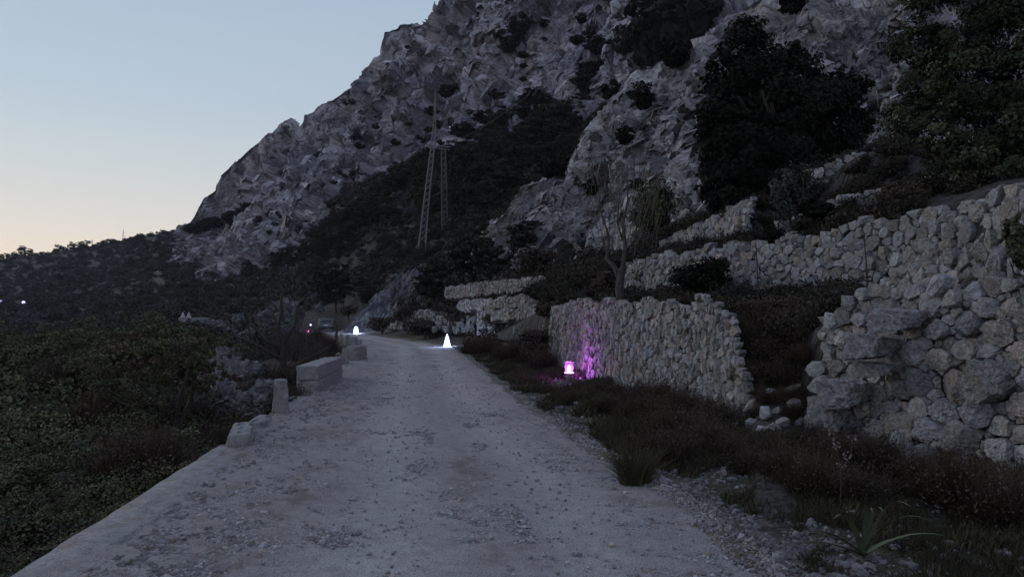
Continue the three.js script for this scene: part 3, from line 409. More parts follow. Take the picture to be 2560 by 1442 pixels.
function crag(r, ext, detail, size, dip = 0.6) {                            // a craggy outcrop with dipping beds
  const I = ico(detail), n = I.pos.length / 3, P = new Float32Array(n * 3), U = new Float32Array(n * 2), C = new Float32Array(n * 3), sd = r() * 90, planes = [];
  for (let i = 0; i < 11; i++) { const q = rdir(r); planes.push([q.x, q.y, q.z, Math.hypot(q.x * ext[0], q.y * ext[1], q.z * ext[2]) * (0.6 + r() * 0.4)]); }
  for (let k = 0; k < n; k++) {
    let x = I.pos[k * 3] * ext[0], y = I.pos[k * 3 + 1] * ext[1], z = I.pos[k * 3 + 2] * ext[2]; const l = Math.hypot(x, y, z); x /= l; y /= l; z /= l; let s = l;
    for (const q of planes) { const c = x * q[0] + y * q[1] + z * q[2]; if (c > 1e-4) s = Math.min(s, q[3] / c); }
    const X = x * s / size + sd, Y = y * s / size, Z = z * s / size, e = X * Math.cos(dip) + Y * Math.sin(dip), f = Y * Math.cos(dip) - X * Math.sin(dip), w = fbm(X * 0.7, Y * 0.7, Z * 0.7, 3) * 0.6;
    s += size * (facets(e * 0.6 + w, f * 1.5 + w, Z * 0.7, 0.5, 0.28, 0.22) + facets(e * 1.7 + w, f * 3.4, Z * 1.8, 0.2, 0.12, 0.12) + fbm(X * 1.5, Y * 1.5, Z * 1.5, 4) * 0.2);
    P[k * 3] = x * s; P[k * 3 + 1] = y * s; P[k * 3 + 2] = z * s; U[k * 2] = x * s + z * s * 0.6; U[k * 2 + 1] = y * s + z * s * 0.3; const a = fbm(X * 0.8, Y * 0.8, Z * 0.8 + 5, 4); C.set(mixc([0.5, 0.5, 0.52], [1.05, 1.03, 1], 0.5 + a * 1.2), k * 3);
  }
  const g = new THREE.BufferGeometry(); g.setAttribute('position', new THREE.BufferAttribute(P, 3)); g.setAttribute('uv', new THREE.BufferAttribute(U, 2)); g.setAttribute('color', new THREE.BufferAttribute(C, 3)); g.setIndex(I.idx); return toCreasedNormals(g, 0.6);
}
// ---------------------------------------------------------------- roadside stones
function rblock(w, h, l, taperX = 0, taperZ = 0, r = rng(5), bev = 0.03, wear = 0.02) {     // a worn cut block, base at y = 0
  const g = new THREE.BoxGeometry(w, h, l, Math.max(4, Math.round(w / 0.06)), Math.max(4, Math.round(h / 0.06)), Math.max(4, Math.round(l / 0.09))), P = g.attributes.position, U = g.attributes.uv, sd = r() * 40;
  for (let k = 0; k < P.count; k++) {
    let x = P.getX(k), y = P.getY(k), z = P.getZ(k); const ix = Math.max(0, Math.abs(x) - (w / 2 - bev)), iy = Math.max(0, Math.abs(y) - (h / 2 - bev)), iz = Math.max(0, Math.abs(z) - (l / 2 - bev)), m = Math.hypot(ix, iy, iz), e = (ix > 0) + (iy > 0) + (iz > 0);
    if (e > 1) { const s = bev / m; x -= Math.sign(x) * (ix - ix * s); y -= Math.sign(y) * (iy - iy * s); z -= Math.sign(z) * (iz - iz * s); }
    const q = 1 - (y / h + 0.5) * taperX, q2 = 1 - (y / h + 0.5) * taperZ, d = wear * fbm(x * 5 + sd, y * 5, z * 5, 4); U.setXY(k, x + z + sd, y + z * 0.4);
    P.setXYZ(k, x * q + d, y + h / 2 + d * (y > 0 ? 1 : 0), z * q2 + d);
  }
  const m = mergeVertices((() => { const c = g.clone(); c.deleteAttribute('normal'); return c; })(), 1e-4); return toCreasedNormals(m, 0.7);
}
const turnOf = (a, b) => Math.atan2(b.x - a.x, b.z - a.z);
{
  const a = V(-4.38, 0, -16.9), b = V(-4.72, 0, -20.9), t = thing('stone_bench', 'long low parapet block of stacked cut stone beside the road, nearest big block', 'parapet', a, turnOf(a, b)), r = rng(7);
  for (const [z, l, y, h, w] of [[0.95, 1.94, -0.06, 0.33, 0.46], [2.96, 2.05, -0.06, 0.33, 0.47], [1.25, 2.55, 0.275, 0.3, 0.45], [3.26, 1.43, 0.275, 0.3, 0.46]]) { const m = mesh('stone_block', rblock(w, h, l, 0, 0, r, 0.014, 0.022), M.block, t); m.position.set(0, y, z); }
}
function bollard(px, py, w, h, label, tilt = 0) { const d = (EYE) * F / (py - 795), P = V(xAt(px, d), -0.04, -d), g = rblock(w, h + 0.04, w * 0.85, 0.32, 0.25, rng(px), 0.035); const m = mesh('stone_bollard', g, M.block, scene); m.position.copy(P); m.rotation.set(0, 0.3, tilt); return tag(m, label, 'bollard'); }
bollard(704, 1029, 0.29, 0.56, 'tapered stone bollard at the left road edge, nearest the camera', 0.01);
bollard(863, 911, 0.28, 0.56, 'narrow stone bollard just beyond the long parapet block', -0.02);
bollard(853, 857, 0.26, 0.6, 'small upright stone post at the far left end of the distant parapet stones');
bollard(868, 863, 0.32, 0.62, 'dark rounded upright stone beside the distant pale parapet stone');
function kerbBlock(px, py, w, h, l, turn, label) { const d = EYE * F / (py - 795), m = mesh('parapet_stone', rblock(w, h + 0.05, l, 0.15, 0.03, rng(px + 3), 0.05, 0.045), M.block, scene); m.position.set(xAt(px, d), -0.05, -d); m.rotation.y = turn; return tag(m, label, 'parapet stone'); }
kerbBlock(892, 900, 0.5, 0.55, 1.1, -0.15, 'squat cut parapet block with a shadowed end beyond the narrow bollard');
kerbBlock(847, 899, 0.26, 0.25, 0.3, 0.2, 'little square stone left of the narrow bollard');
kerbBlock(883, 863, 0.42, 0.5, 0.6, -0.2, 'pale distant parapet block at the end of the stone row');
kerbBlock(896, 863, 0.36, 0.34, 0.4, -0.2, 'low dark block with a square face beside the pale distant parapet block');
kerbBlock(848, 856, 0.3, 0.32, 0.5, 0.1, 'grey farthest parapet block behind the small upright post');
kerbBlock(606, 1100, 0.3, 0.18, 1.3, 0.28, 'broken kerb stone lying at the left road edge in front of the nearest bollard');
kerbBlock(652, 1062, 0.26, 0.12, 0.8, 0.16, 'small kerb stone at the road edge between the broken kerb stone and the nearest bollard');
{ // concrete edge of the retaining wall
  const D = []; for (let d = 1; d <= 10.2; d += 0.23) D.push(d);
  const m = new MB();
  for (const d of D) { const [l] = edges(d), w = 0.02 * n3(d * 2, 1, 5), y = 0.022 + 0.008 * n3(d * 1.5, 3, 1); for (const [dx, yy, v] of [[-0.16 + w, -3.6, 3.6], [-0.1 + w, y - 0.03, 0.05], [-0.075 + w, y, 0], [0.3 + w * 3, y - 0.004, -0.35], [0.36 + w * 3, -0.1, -0.5]]) m.v(l + dx, yy, -d, null, d, v); }
  for (let i = 0; i < D.length - 1; i++) for (let k = 0; k < 4; k++) { const a = i * 5 + k; m.tri(a, a + 5, a + 1); m.tri(a + 1, a + 5, a + 6); }
  const e = (D.length - 1) * 5; m.tri(e, e + 1, e + 2); m.tri(e, e + 2, e + 3); m.tri(e, e + 3, e + 4);
  tag(mesh('retaining_wall', m.geo(), M.block, scene), 'smooth concrete edge of the retaining wall along the left side of the road', 'wall');
  const E = []; for (let d = 9.6; d < 118; d *= 1.02) E.push(d);
  structure('road_embankment', gridGeo(10, E.length - 1, (a, b, i, j) => { const d = E[j], [l] = edges(d), n = fbm(a * 3, d * 0.6, 2, 4); return { p: V(l + 0.22 - a * 1.7 + n * 0.4 * a + 0.12 * n3(1, 2, d * 1.3), (a < 0.12 ? 0.005 - a * 0.1 : -2.0 * (a - 0.1) + n * 0.35 * a), -d), u: l - a * 2, v: d, c: mixc([2.6, 2.6, 2.7], [1.2, 1.1, 1.0], a + n) }; }), M.soil);
}

// ---------------------------------------------------------------- plants: builders
const tintOf = (r, c, s = 0.35) => { const k = 1 - s + r() * 2 * s; return [c[0] * k * (0.9 + r() * 0.2), c[1] * k, c[2] * k * (0.85 + r() * 0.3)]; };
function leafAt(m, r, x, y, z, n, len, wid, c) {
  const t = V(r() - 0.5, r() - 0.5, r() - 0.5).cross(n).normalize(), b = t.clone().cross(n), h = len / 2, w = wid / 2, f = len * 0.12;
  const a0 = m.v(x - t.x * h, y - t.y * h, z - t.z * h, c), a1 = m.v(x + b.x * w + n.x * f, y + b.y * w + n.y * f, z + b.z * w + n.z * f, c), a2 = m.v(x + t.x * h, y + t.y * h, z + t.z * h, c), a3 = m.v(x - b.x * w + n.x * f, y - b.y * w + n.y * f, z - b.z * w + n.z * f, c);
  m.tri(a0, a1, a2); m.tri(a0, a2, a3);
}
function rdir(r) { const z = r() * 2 - 1, a = r() * 6.283, q = Math.sqrt(1 - z * z); return V(q * Math.cos(a), z, q * Math.sin(a)); }
// blobs: [x, y, z, rx, ry, rz]; leaves gather in sprays on and inside them, with gaps
function crown(r, blobs, leaves, len, wid, colors, sprays = 26, spread = 0.24, skin = 0.62) {
  const m = new MB(), wsum = blobs.reduce((s, b) => s + b[3] * b[4] + b[4] * b[5], 0);
  for (const b of blobs) {
    const share = Math.round(leaves * (b[3] * b[4] + b[4] * b[5]) / wsum), cs = [];
    for (let i = 0; i < sprays; i++) { const d = rdir(r), k = lerp(skin, 1.0, Math.sqrt(r())) * lerp(0.8, 1.12, r()); cs.push({ d, k, s: lerp(0.6, 1.4, r()), c: colors[Math.floor(r() * colors.length)] }); }
    for (let i = 0; i < share; i++) {
      const q = cs[Math.floor(r() * sprays)], g = rdir(r).multiplyScalar(spread * q.s * Math.cbrt(r()) * 1.25), x = q.d.x * q.k + g.x, y = q.d.y * q.k + g.y * 0.8, z = q.d.z * q.k + g.z;
      const n = V(x, y + 0.35, z).normalize().add(rdir(r).multiplyScalar(0.75)).normalize(), s = lerp(0.65, 1.35, r());
      leafAt(m, r, b[0] + x * b[3], b[1] + y * b[4], b[2] + z * b[5], n, len * s, wid * s, tintOf(r, q.c));
    }
  }
  return m.geo();
}
function limbs(r, m, from, dir, len, rad, depth, opt) {                    // forking limbs; returns where they end
  const ends = [], path = [from.clone()], n = 4; let q = from.clone(), d = dir.clone();
  for (let i = 0; i < n; i++) { d.add(rdir(r).multiplyScalar(opt.bend)).add(V(0, opt.lift, 0)).normalize(); q = q.clone().addScaledVector(d, len / n); path.push(q); }
  m.tube(path, rad, rad * 0.62, depth > 1 ? 7 : 4);
  if (depth <= 0) return [q];
  const k = opt.fork + (r() < 0.4 ? 1 : 0);
  for (let i = 0; i < k; i++) { const nd = d.clone().add(rdir(r).multiplyScalar(opt.open)).normalize(); ends.push(...limbs(r, m, i ? path[2 + Math.floor(r() * 3)] : q, nd, len * lerp(0.6, 0.85, r()), rad * 0.58, depth - 1, opt)); }
  return ends;
}
function trunk(r, h, rad, lean = 0.1, depth = 2, opt = {}) { const m = new MB(); limbs(r, m, V(0, -0.4, 0), V(lean * (r() - 0.5) * 2, 1, lean * (r() - 0.5) * 2).normalize(), h, rad, depth, { bend: 0.12, lift: 0.1, fork: 2, open: 0.8, ...opt }); return m.geo(); }
function twigBush(r, R, h, n, colors, thick = 0.006, leafy = 0.5) {          // a dry bush: wiry stems with shreds of leaf
  const m = new MB();
  for (let i = 0; i < n; i++) {
    const a = r() * 6.283, el = lerp(0.25, 1.5, r()), L = lerp(0.4, 1, Math.sqrt(r())), d = V(Math.cos(a) * Math.cos(el) * R, Math.sin(el) * h, Math.sin(a) * Math.cos(el) * R), o = V((r() - 0.5) * R * 0.5, 0, (r() - 0.5) * R * 0.5), c = tintOf(r, colors[Math.floor(r() * colors.length)]);
    let q = o, prev = null; const b = rdir(r).multiplyScalar(0.22 * Math.min(R, h));
    for (let k = 0; k <= 3; k++) {
      const t = k / 3 * L, x = o.x + d.x * t + b.x * t * t, y = o.y + d.y * t + b.y * t * t, z = o.z + d.z * t + b.z * t * t, w = thick * (1.15 - k / 3), p0 = m.v(x - w * Math.sin(a), y, z + w * Math.cos(a), c), p1 = m.v(x + w * Math.sin(a), y + w, z - w * Math.cos(a), c);
      if (prev) { m.tri(prev[0], prev[1], p0); m.tri(prev[1], p1, p0); } prev = [p0, p1]; q = V(x, y, z);
      if (k > 0 && r() < leafy) leafAt(m, r, x, y, z, rdir(r), thick * 9, thick * 4, tintOf(r, colors[Math.floor(r() * colors.length)]));
    }
  }
  return m.geo();
}
const G = { weed: [[0.091, 0.099, 0.055], [0.124, 0.127, 0.068], [0.072, 0.078, 0.047], [0.169, 0.163, 0.098]], dark: [[0.014, 0.0155, 0.011], [0.019, 0.0205, 0.0135], [0.011, 0.0125, 0.0095]], olive: [[0.080, 0.084, 0.048], [0.098, 0.098, 0.056], [0.060, 0.065, 0.039]], green: [[0.038, 0.044, 0.026], [0.05, 0.056, 0.033], [0.03, 0.034, 0.022], [0.042, 0.05, 0.03], [0.105, 0.11, 0.07], [0.034, 0.036, 0.026]], brown: [[0.074, 0.057, 0.045], [0.06, 0.047, 0.037], [0.09, 0.068, 0.053]], red: [[0.082, 0.061, 0.051], [0.064, 0.048, 0.042], [0.066, 0.058, 0.044]], grey: [[0.075, 0.08, 0.074], [0.06, 0.068, 0.06], [0.05, 0.052, 0.045]], straw: [[0.12, 0.10, 0.06], [0.09, 0.08, 0.05]] };
function plant(name, label, category, P, turn, group, crownGeo, trunkGeo, s = 1, bark = M.bark, leafMat = M.leaf) { const t = thing(name, label, category, P, turn, group); if (trunkGeo) mesh('trunk', trunkGeo, bark, t); mesh('crown', crownGeo, leafMat, t); typeof s === 'number' ? t.scale.setScalar(s) : t.scale.set(...s); return t; }

// ---------------------------------------------------------------- trees on the slopes
{
  const r = rng(101);
  const blobTree = (h, w, n) => { const b = []; for (let i = 0; i < n; i++) { const t = (i + 0.5) / n, ang = r() * 6.283, q = w * 0.42 * Math.sin(Math.PI * Math.min(0.92, t * 0.85 + 0.12)); b.push([Math.cos(ang) * q, h * (0.22 + 0.68 * t), Math.sin(ang) * q, w * lerp(0.24, 0.4, r()), h * lerp(0.11, 0.18, r()), w * lerp(0.24, 0.4, r())]); } return b; };
  const protos = [0, 1, 2].map((k) => ({ c: crown(r, blobTree(7, 5.2, 8), 4200, 0.4, 0.25, [[0.022, 0.025, 0.017], [0.036, 0.038, 0.026], [0.018, 0.02, 0.015], [0.045, 0.043, 0.034]].slice(k % 2), 16, 0.27), t: trunk(r, 3.4, 0.16, 0.2, 2) }));
  // the belt of evergreens along the foot of the mountain
  const belt = [];
  for (const [x0, y0, x1, y1, n, s0, s1] of [[600, 690, 860, 640, 16, 0.7, 0.75], [620, 668, 900, 590, 18, 0.7, 0.75], [740, 628, 940, 560, 13, 0.75, 0.75], [800, 590, 1000, 540, 12, 0.75, 0.75], [900, 530, 1060, 470, 11, 0.75, 0.8], [1040, 500, 1130, 560, 9, 0.75, 0.7], [1010, 470, 1110, 440, 8, 0.7, 0.75], [1120, 440, 1430, 350, 17, 0.95, 0.85], [1130, 520, 1290, 480, 11, 0.9, 0.8], [1150, 570, 1240, 540, 6, 0.7, 0.6], [1180, 410, 1460, 300, 13, 0.9, 0.7], [1130, 470, 1260, 500, 9, 0.95, 0.85], [1250, 450, 1440, 400, 13, 0.85, 0.7]]) for (let i = 0; i < n; i++) { const t = (i + r() * 0.8) / n; belt.push([lerp(x0, x1, t) + (r() - 0.5) * 24, lerp(y0, y1, t) + (r() - 0.5) * 26, lerp(s0, s1, t) * lerp(0.62, 1.2, r())]); }
  const made = [];
  for (const [px, py, s] of belt) {
    const P = onLand(px, py, 88, 320); if (!P || fbm(px * 0.012, py * 0.02, 3, 2) > 0.22 || (-P.z < 122 && px > 1035 && px < 1135)) continue; const k = Math.floor(r() * 3);
    P.y -= 0.5;
    const tell = px < 1000 ? ['dark evergreen tree in the belt of trees left of the pylon', 'evergreens left of the pylon'] : px < 1118 ? ['dark evergreen tree standing right behind the pylon', 'evergreens behind the pylon'] : ['dark evergreen tree in the belt between the pylon and the pale crag', 'evergreens between pylon and crag'];
    if (!made[k]) made[k] = plant('evergreen_tree', tell[0], 'tree', P, r() * 6, tell[1], protos[k].c, protos[k].t, s);
    else copyOf(made[k], P, r() * 6.28, [s * lerp(0.85, 1.15, r()), s * lerp(0.85, 1.2, r()), s * lerp(0.85, 1.15, r())], tell[0], tell[1]);
  }
  const single = (px, py, d, s, k, label, name = 'evergreen_tree') => { const P = d ? at(px, py, d) : onLand(px, py); return copyOf(made[k], P, r() * 6, s, label, null); };
  single(840, 775, 112, [1.0, 0.95, 1.0], 0, 'large dark round evergreen on the bank above the parked car');
  single(800, 740, 128, 0.8, 1, 'dark evergreen to the left behind the round one above the parked car');
  single(908, 762, 96, [0.55, 0.42, 0.55], 2, 'small round dark evergreen right of the big one above the car');
  single(1085, 760, 68, [0.55, 0.55, 0.55], 0, 'dark round evergreen on the rock slab below the pylon');
  single(1180, 705, 66, [0.72, 0.62, 0.72], 1, 'dark round evergreen left of the crag, above the far terrace walls');
  single(1318, 645, 58, [0.5, 0.4, 0.5], 2, 'small dark evergreen shrub at the foot of the pale crag');
  single(1235, 705, 57, [0.5, 0.4, 0.5], 0, 'low dark evergreen beside the round one above the far terrace walls');
  // shrubs clinging to the rock
  const shrub = crown(r, [[0, 0.5, 0, 1, 0.7, 1], [0.6, 0.3, 0.3, 0.7, 0.5, 0.7], [-0.6, 0.35, 0.1, 0.7, 0.5, 0.6]], 900, 0.3, 0.2, G.dark, 14, 0.34), sw = trunk(r, 0.5, 0.05, 0.2, 1);
  let first = null;
  for (let i = 0; i < 105; i++) { const px = lerp(560, 1720, r()), top = px < 1085 ? lerp(560, -80, (px - 430) / 655) : -100, low = lerp(690, 150, (px - 430) / 1300), py = lerp(Math.max(top + 40, 10), low, Math.sqrt(r())); if (py > low || onMountain.top(px) + 45 > py) continue; const P = onMountain(px, py), s = lerp(0.7, 2.3, r() ** 3); const a = [s * 1.2, s, s * 1.2]; if (!first) { first = plant('cliff_shrub', 'small dark shrub clinging to the mountain face', 'shrub', P, 0, 'dark shrubs on the mountain face', shrub, sw, a); } else copyOf(first, P, r() * 6, a, px < 1085 ? 'small dark shrub clinging to the mountain face left of the pylon' : 'small dark shrub clinging to the mountain face right of the pylon', px < 1085 ? 'shrubs on the mountain left of the pylon' : 'shrubs on the mountain right of the pylon'); }
  for (const [px, py, s] of [[1270, 110, 3], [1300, 70, 2.6], [1640, 130, 5], [1660, 60, 5.5], [1700, 40, 6], [1720, 90, 5.5], [1640, 30, 3], [1690, 120, 5], [1620, 60, 2.5], [1560, 130, 3]]) copyOf(first, onMountain(px, py).add(V(0, -1, 1)), r() * 6, [s, s * 1.2, s], px > 1600 ? 'dark bush in the gully at the top between mountain and crag' : 'single darker shrub high on the mountain face near the top edge', px > 1600 ? 'bushes in the gully at the top' : 'two dark shrubs high on the mountain face');
  for (let i = 0; i < 26; i++) { const t = i / 26, s = lerp(1.3, 2.6, r()); copyOf(first, onMountain(lerp(476, 668, t) + (r() - 0.5) * 8, lerp(572, 508, t) + (r() - 0.5) * 12 + 8), r() * 6, [s * 1.3, s, s * 1.3], 'dark shrub on the long ledge near the left end of the mountain', 'shrubs on the left ledge of the mountain'); }
  const crag = 'dark shrub in a crack of the nearer pale crag'; for (const [px, py, s] of [[1610, 258, 1.0], [1720, 300, 0.5], [1400, 430, 0.9], [1380, 440, 0.7], [1560, 350, 0.7], [1530, 240, 0.8], [1690, 150, 1.1], [1480, 480, 0.6], [1990, 20, 0.8], [1600, 470, 0.5]]) copyOf(first, onSpur(px, py), r() * 6, s, crag, 'shrubs in cracks of the crag');
  // scrub that covers the hill, too much to count
  const one = crown(r, [[0, 0.45, 0, 1, 0.6, 1], [0.5, 0.7, 0.2, 0.6, 0.5, 0.6], [-0.5, 0.4, -0.2, 0.7, 0.45, 0.7]], 260, 0.34, 0.24, [[1, 1, 1]], 18, 0.4);
  const N = 20000, im = new THREE.InstancedMesh(one, M.leaf, N), mt = new THREE.Matrix4(), qt = new THREE.Quaternion(); let k = 0;
  const pal = [[0.040, 0.042, 0.032], [0.06, 0.056, 0.048], [0.075, 0.064, 0.062], [0.028, 0.031, 0.025], [0.095, 0.092, 0.098]];
  while (k < N) {
    const px = lerp(-900, 1330, Math.pow(r(), 0.85)), d = Math.exp(lerp(Math.log(48), Math.log(580), Math.pow(r(), 0.7))); const x = xAt(px, d), [l] = edges(Math.min(d, 117)), [w] = foot(Math.min(d, 117));
    if ((d < 120 && x > l - 2.5 && x < w + 0.5) || (d < 113 && px > 1030 && px < 1130 && d > 95)) continue; if (px > 870 && d > 230) continue; if (px > 1180 && d > 60 && d < 100 && r() < 0.5) continue;
    const y = land(px, d), patch = fbm(x * 0.03, 1, d * 0.03, 3); if (patch > 0.3 && r() < 0.6) continue;
    if (d < 95 && px < 780 && y > -0.3 && r() < 0.5) continue;
    const s = lerp(0.5, 1.7, r() * r()) * lerp(0.7, 1.5, smooth(60, 400, d)), c = pal[Math.floor(clamp(r() * 3 + patch * 3 + 0.8, 0, 4.99))];
    im.setMatrixAt(k, mt.compose(V(x, y - 0.1, -d), qt.setFromAxisAngle(V(0, 1, 0), r() * 6.28), V(s * 1.1, s * lerp(0.8, 1.3, r()), s * 1.1))); im.setColorAt(k, lin(...c)); k++;
  }
  im.name = 'hillside_scrub'; im.userData = { kind: 'stuff', label: 'dark scrub covering the hillside left of the mountain' }; im.castShadow = im.receiveShadow = true; scene.add(im);
  // trees on the left skyline
  let sk = null; for (const [px, py, s] of [[8, 640, 1.7], [28, 642, 1.5], [55, 640, 1.9], [72, 645, 1.4], [104, 640, 1.2], [120, 646, 1.1], [140, 640, 1.2], [180, 636, 1.6], [196, 634, 1.1], [209, 628, 1.7], [232, 617, 0.9], [252, 612, 0.8], [290, 604, 0.9], [330, 592, 0.8], [352, 585, 0.7], [372, 576, 0.9], [395, 566, 0.7], [420, 556, 0.8], [445, 548, 0.7], [-30, 645, 1.8], [-80, 640, 1.9], ...Array.from({ length: 44 }, (q, i) => { const px = i * 10.6 + r() * 6; return [px, 600, 0.45 + r() * 0.5]; })]) { const d = px < 0 ? 560 : lerp(555, 440, clamp(px / 480, 0, 1)); const P = V(xAt(px, d), land(px, d) - 2.6, -d); copyOf(made[Math.abs(Math.round(px)) % 3], P, r() * 6, s * 0.8, 'dark tree standing on the far left skyline', 'trees along the left skyline'); }
}

// ---------------------------------------------------------------- trees and bushes on the right
{
  const r = rng(202);
  { // the big black evergreen
    const P = at(1905, 545, 23.5); P.y = landXZ(P.x, 23.5);
    const B = (px, py, d, rx, ry) => { const q = at(px, py, d).sub(P), k = d / F; return [q.x, q.y, q.z, rx * k, ry * k, rx * k]; };
    const blobs = [B(1855, 120, 24, 62, 62), B(1820, 200, 23.5, 70, 70), B(1900, 190, 24, 90, 80), B(1985, 170, 24, 70, 62), B(1850, 300, 23, 95, 90), B(1950, 300, 23.5, 120, 110), B(2060, 250, 24, 80, 75), B(2120, 230, 24.3, 62, 55), B(2080, 330, 24, 85, 70), B(1990, 410, 23, 90, 75), B(1870, 410, 23, 100, 80), B(1800, 400, 23, 55, 60), B(1830, 490, 22.8, 60, 50), B(1795, 290, 23.2, 50, 60), B(1880, 75, 24.2, 40, 45), B(1930, 380, 23.6, 130, 120), B(1900, 250, 23.8, 110, 100), B(1790, 340, 23, 50, 80), B(2030, 300, 24, 100, 100), B(1800, 470, 22.8, 55, 50), B(2150, 300, 24.2, 40, 40)];
    const m = new MB(); limbs(r, m, V(0, -0.4, 0), V(0.03, 1, 0).normalize(), 1.7, 0.2, 2, { bend: 0.1, lift: 0.12, fork: 3, open: 0.8 });
    plant('evergreen_tree', 'very large black evergreen tree in front of the smooth cliff, upper right', 'tree', P, 0, null, crown(r, blobs, 60000, 0.14, 0.085, G.dark, 34, 0.28, 0.3), m.geo());
  }
  { // leafy green tree at the upper right corner
    const P = at(2420, 470, 13); P.y = landXZ(P.x, 13);
    const B = (px, py, d, rx, ry) => { const q = at(px, py, d).sub(P), k = d / F; return [q.x, q.y, q.z, rx * k, ry * k, rx * k]; };
    const blobs = [B(2300, 120, 14, 75, 70), B(2400, 80, 13.5, 100, 90), B(2520, 60, 13, 110, 110), B(2330, 215, 13.6, 85, 70), B(2450, 200, 13, 110, 90), B(2560, 210, 12.6, 100, 100), B(2270, 290, 14, 70, 55), B(2370, 320, 13.2, 95, 70), B(2500, 330, 12.8, 110, 90), B(2600, 340, 12.5, 100, 100), B(2430, 410, 12.8, 90, 55), B(2540, 420, 12.2, 90, 60), B(2320, -20, 14, 60, 60), B(2450, -40, 13.6, 90, 80), B(2640, 60, 12.6, 120, 120)];
    const m = new MB(); limbs(r, m, V(0, -0.4, 0), V(0.0, 1, 0.05).normalize(), 0.7, 0.1, 2, { bend: 0.14, lift: 0.1, fork: 3, open: 0.95 });
    plant('broadleaf_tree', 'green broadleaf tree with pale leaves in the upper right corner', 'tree', P, 0, null, crown(r, blobs, 48000, 0.07, 0.045, G.green, 40, 0.24, 0.55), m.geo());
  }
  const bush = (name, label, px, py, d, wpx, hpx, cols, leaves, len, n = 6, dense = 0.55) => { // base at (px, py), size in photo pixels
    const k = d / F, P = at(px, py, d), w = wpx * k / 2, h = hpx * k, b = []; for (let i = 0; i < n; i++) { const a = r() * 6.283, q = w * 0.55 * Math.sqrt(r()); b.push([Math.cos(a) * q, h * lerp(0.3, 0.72, r()), Math.sin(a) * q * 0.7, w * lerp(0.38, 0.6, r()), h * lerp(0.2, 0.3, r()), w * lerp(0.35, 0.5, r())]); }
    return plant(name, label, name.includes('tree') ? 'tree' : 'bush', P, 0, null, crown(r, b, leaves, len, len * 0.58, cols, 20, 0.3, dense), trunk(r, h * 0.45, Math.max(0.02, w * 0.05), 0.3, 2));
  };
  bush('evergreen_bush', 'dark round bush on the terrace against the long upper wall', 1742, 768, 16.4, 190, 135, G.dark, 6000, 0.09, 8);
  bush('grey_green_bush', 'grey-green bushy shrub beside the topmost broken wall, right of the dark tree', 1985, 575, 15.8, 150, 175, G.grey, 5000, 0.085, 8);
  bush('evergreen_bush', 'dark low bush under the grey-green shrub on top of the long wall', 2045, 565, 15.2, 120, 75, G.dark, 2500, 0.08, 6);
  bush('brown_shrub', 'reddish brown shrub above the long wall under the green tree', 2300, 540, 13.4, 200, 110, G.brown, 4500, 0.07, 7);
  bush('leafy_bush', 'green bush hanging over the wall at the right edge of the photo', 2556, 690, 7.6, 90, 150, G.olive, 3000, 0.05, 8);
  bush('brown_shrub', 'brown shrub in the gap between the low wall and the massive wall, lower one', 1950, 905, 11.2, 170, 130, G.red, 6000, 0.05, 8, 0.3);
  bush('brown_shrub', 'brown shrub filling the terrace above the gap between the walls', 1960, 800, 12.6, 240, 75, G.brown, 5000, 0.06, 9, 0.3);
  bush('brown_shrub', 'brown shrub on the terrace left of the massive wall', 2090, 765, 11.4, 120, 60, G.red, 3000, 0.055, 7, 0.3);
  bush('evergreen_bush', 'almost black bush in the shade of the gap beside the massive wall', 1990, 880, 11.6, 130, 120, G.dark, 4000, 0.055, 7);
  bush('green_tree', 'small green tree behind the leafless tree at the foot of the crag', 1625, 640, 27, 130, 210, G.olive, 5000, 0.12, 8);
  bush('brown_shrub', 'brown scrub bush left of the leafless tree trunk on the terrace', 1497, 768, 20, 90, 95, G.brown, 4000, 0.09, 7);
  bush('brown_shrub', 'brown bush at the left end of the low wall, behind the lantern', 1340, 905, 25, 150, 85, G.red, 6000, 0.08, 8, 0.3);
  bush('brown_shrub', 'dark brown bush right beside the pointed white lamp', 1215, 890, 34, 150, 75, G.brown, 5000, 0.1, 8, 0.3);
  bush('brown_shrub', 'brown bushes behind the pointed white lamp at the roadside', 1065, 850, 55, 150, 62, G.brown, 4500, 0.15, 8, 0.3);
  bush('brown_shrub', 'brown bush between the rounded lamp and the pointed lamp', 960, 838, 72, 120, 50, G.red, 3000, 0.18, 7, 0.3);
  bush('scrub_tree', 'thin brown scrub tree above the far terrace walls', 1335, 690, 44, 130, 80, G.brown, 3500, 0.15, 8, 0.3);
  bush('scrub_tree', 'dark scrub tree at the right end of the far terrace walls', 1475, 690, 33, 90, 80, G.brown, 4000, 0.15, 8, 0.3);
  bush('brown_shrub', 'brown shrub on the slope between the far terrace walls and the low wall', 1385, 800, 26, 90, 50, G.brown, 2500, 0.1, 7, 0.3);
  bush('brown_shrub', 'olive brown shrub on the earth bank behind the rounded lamp, lower one', 925, 812, 94, 70, 42, G.olive, 2000, 0.2, 6, 0.3);
  bush('brown_shrub', 'brown shrub on the earth bank between the car and the rock slab', 872, 800, 104, 60, 45, G.brown, 2000, 0.2, 6, 0.3);
  bush('brown_shrub', 'brown shrub high on the earth bank left of the rock slab', 925, 765, 103, 70, 40, G.brown, 2000, 0.2, 6, 0.3);
  bush('brown_shrub', 'brown shrub on the stone bank above the pointed white lamp', 1130, 815, 50, 110, 60, G.brown, 2500, 0.14, 6, 0.3);
  bush('brown_shrub', 'brown shrub on the terrace right of the stone bank', 1240, 815, 41, 110, 40, G.red, 2500, 0.12, 7, 0.3);
  bush('brown_shrub', 'brown shrub at the left end of the stone bank', 1010, 812, 62, 90, 55, G.brown, 2000, 0.16, 6, 0.3);
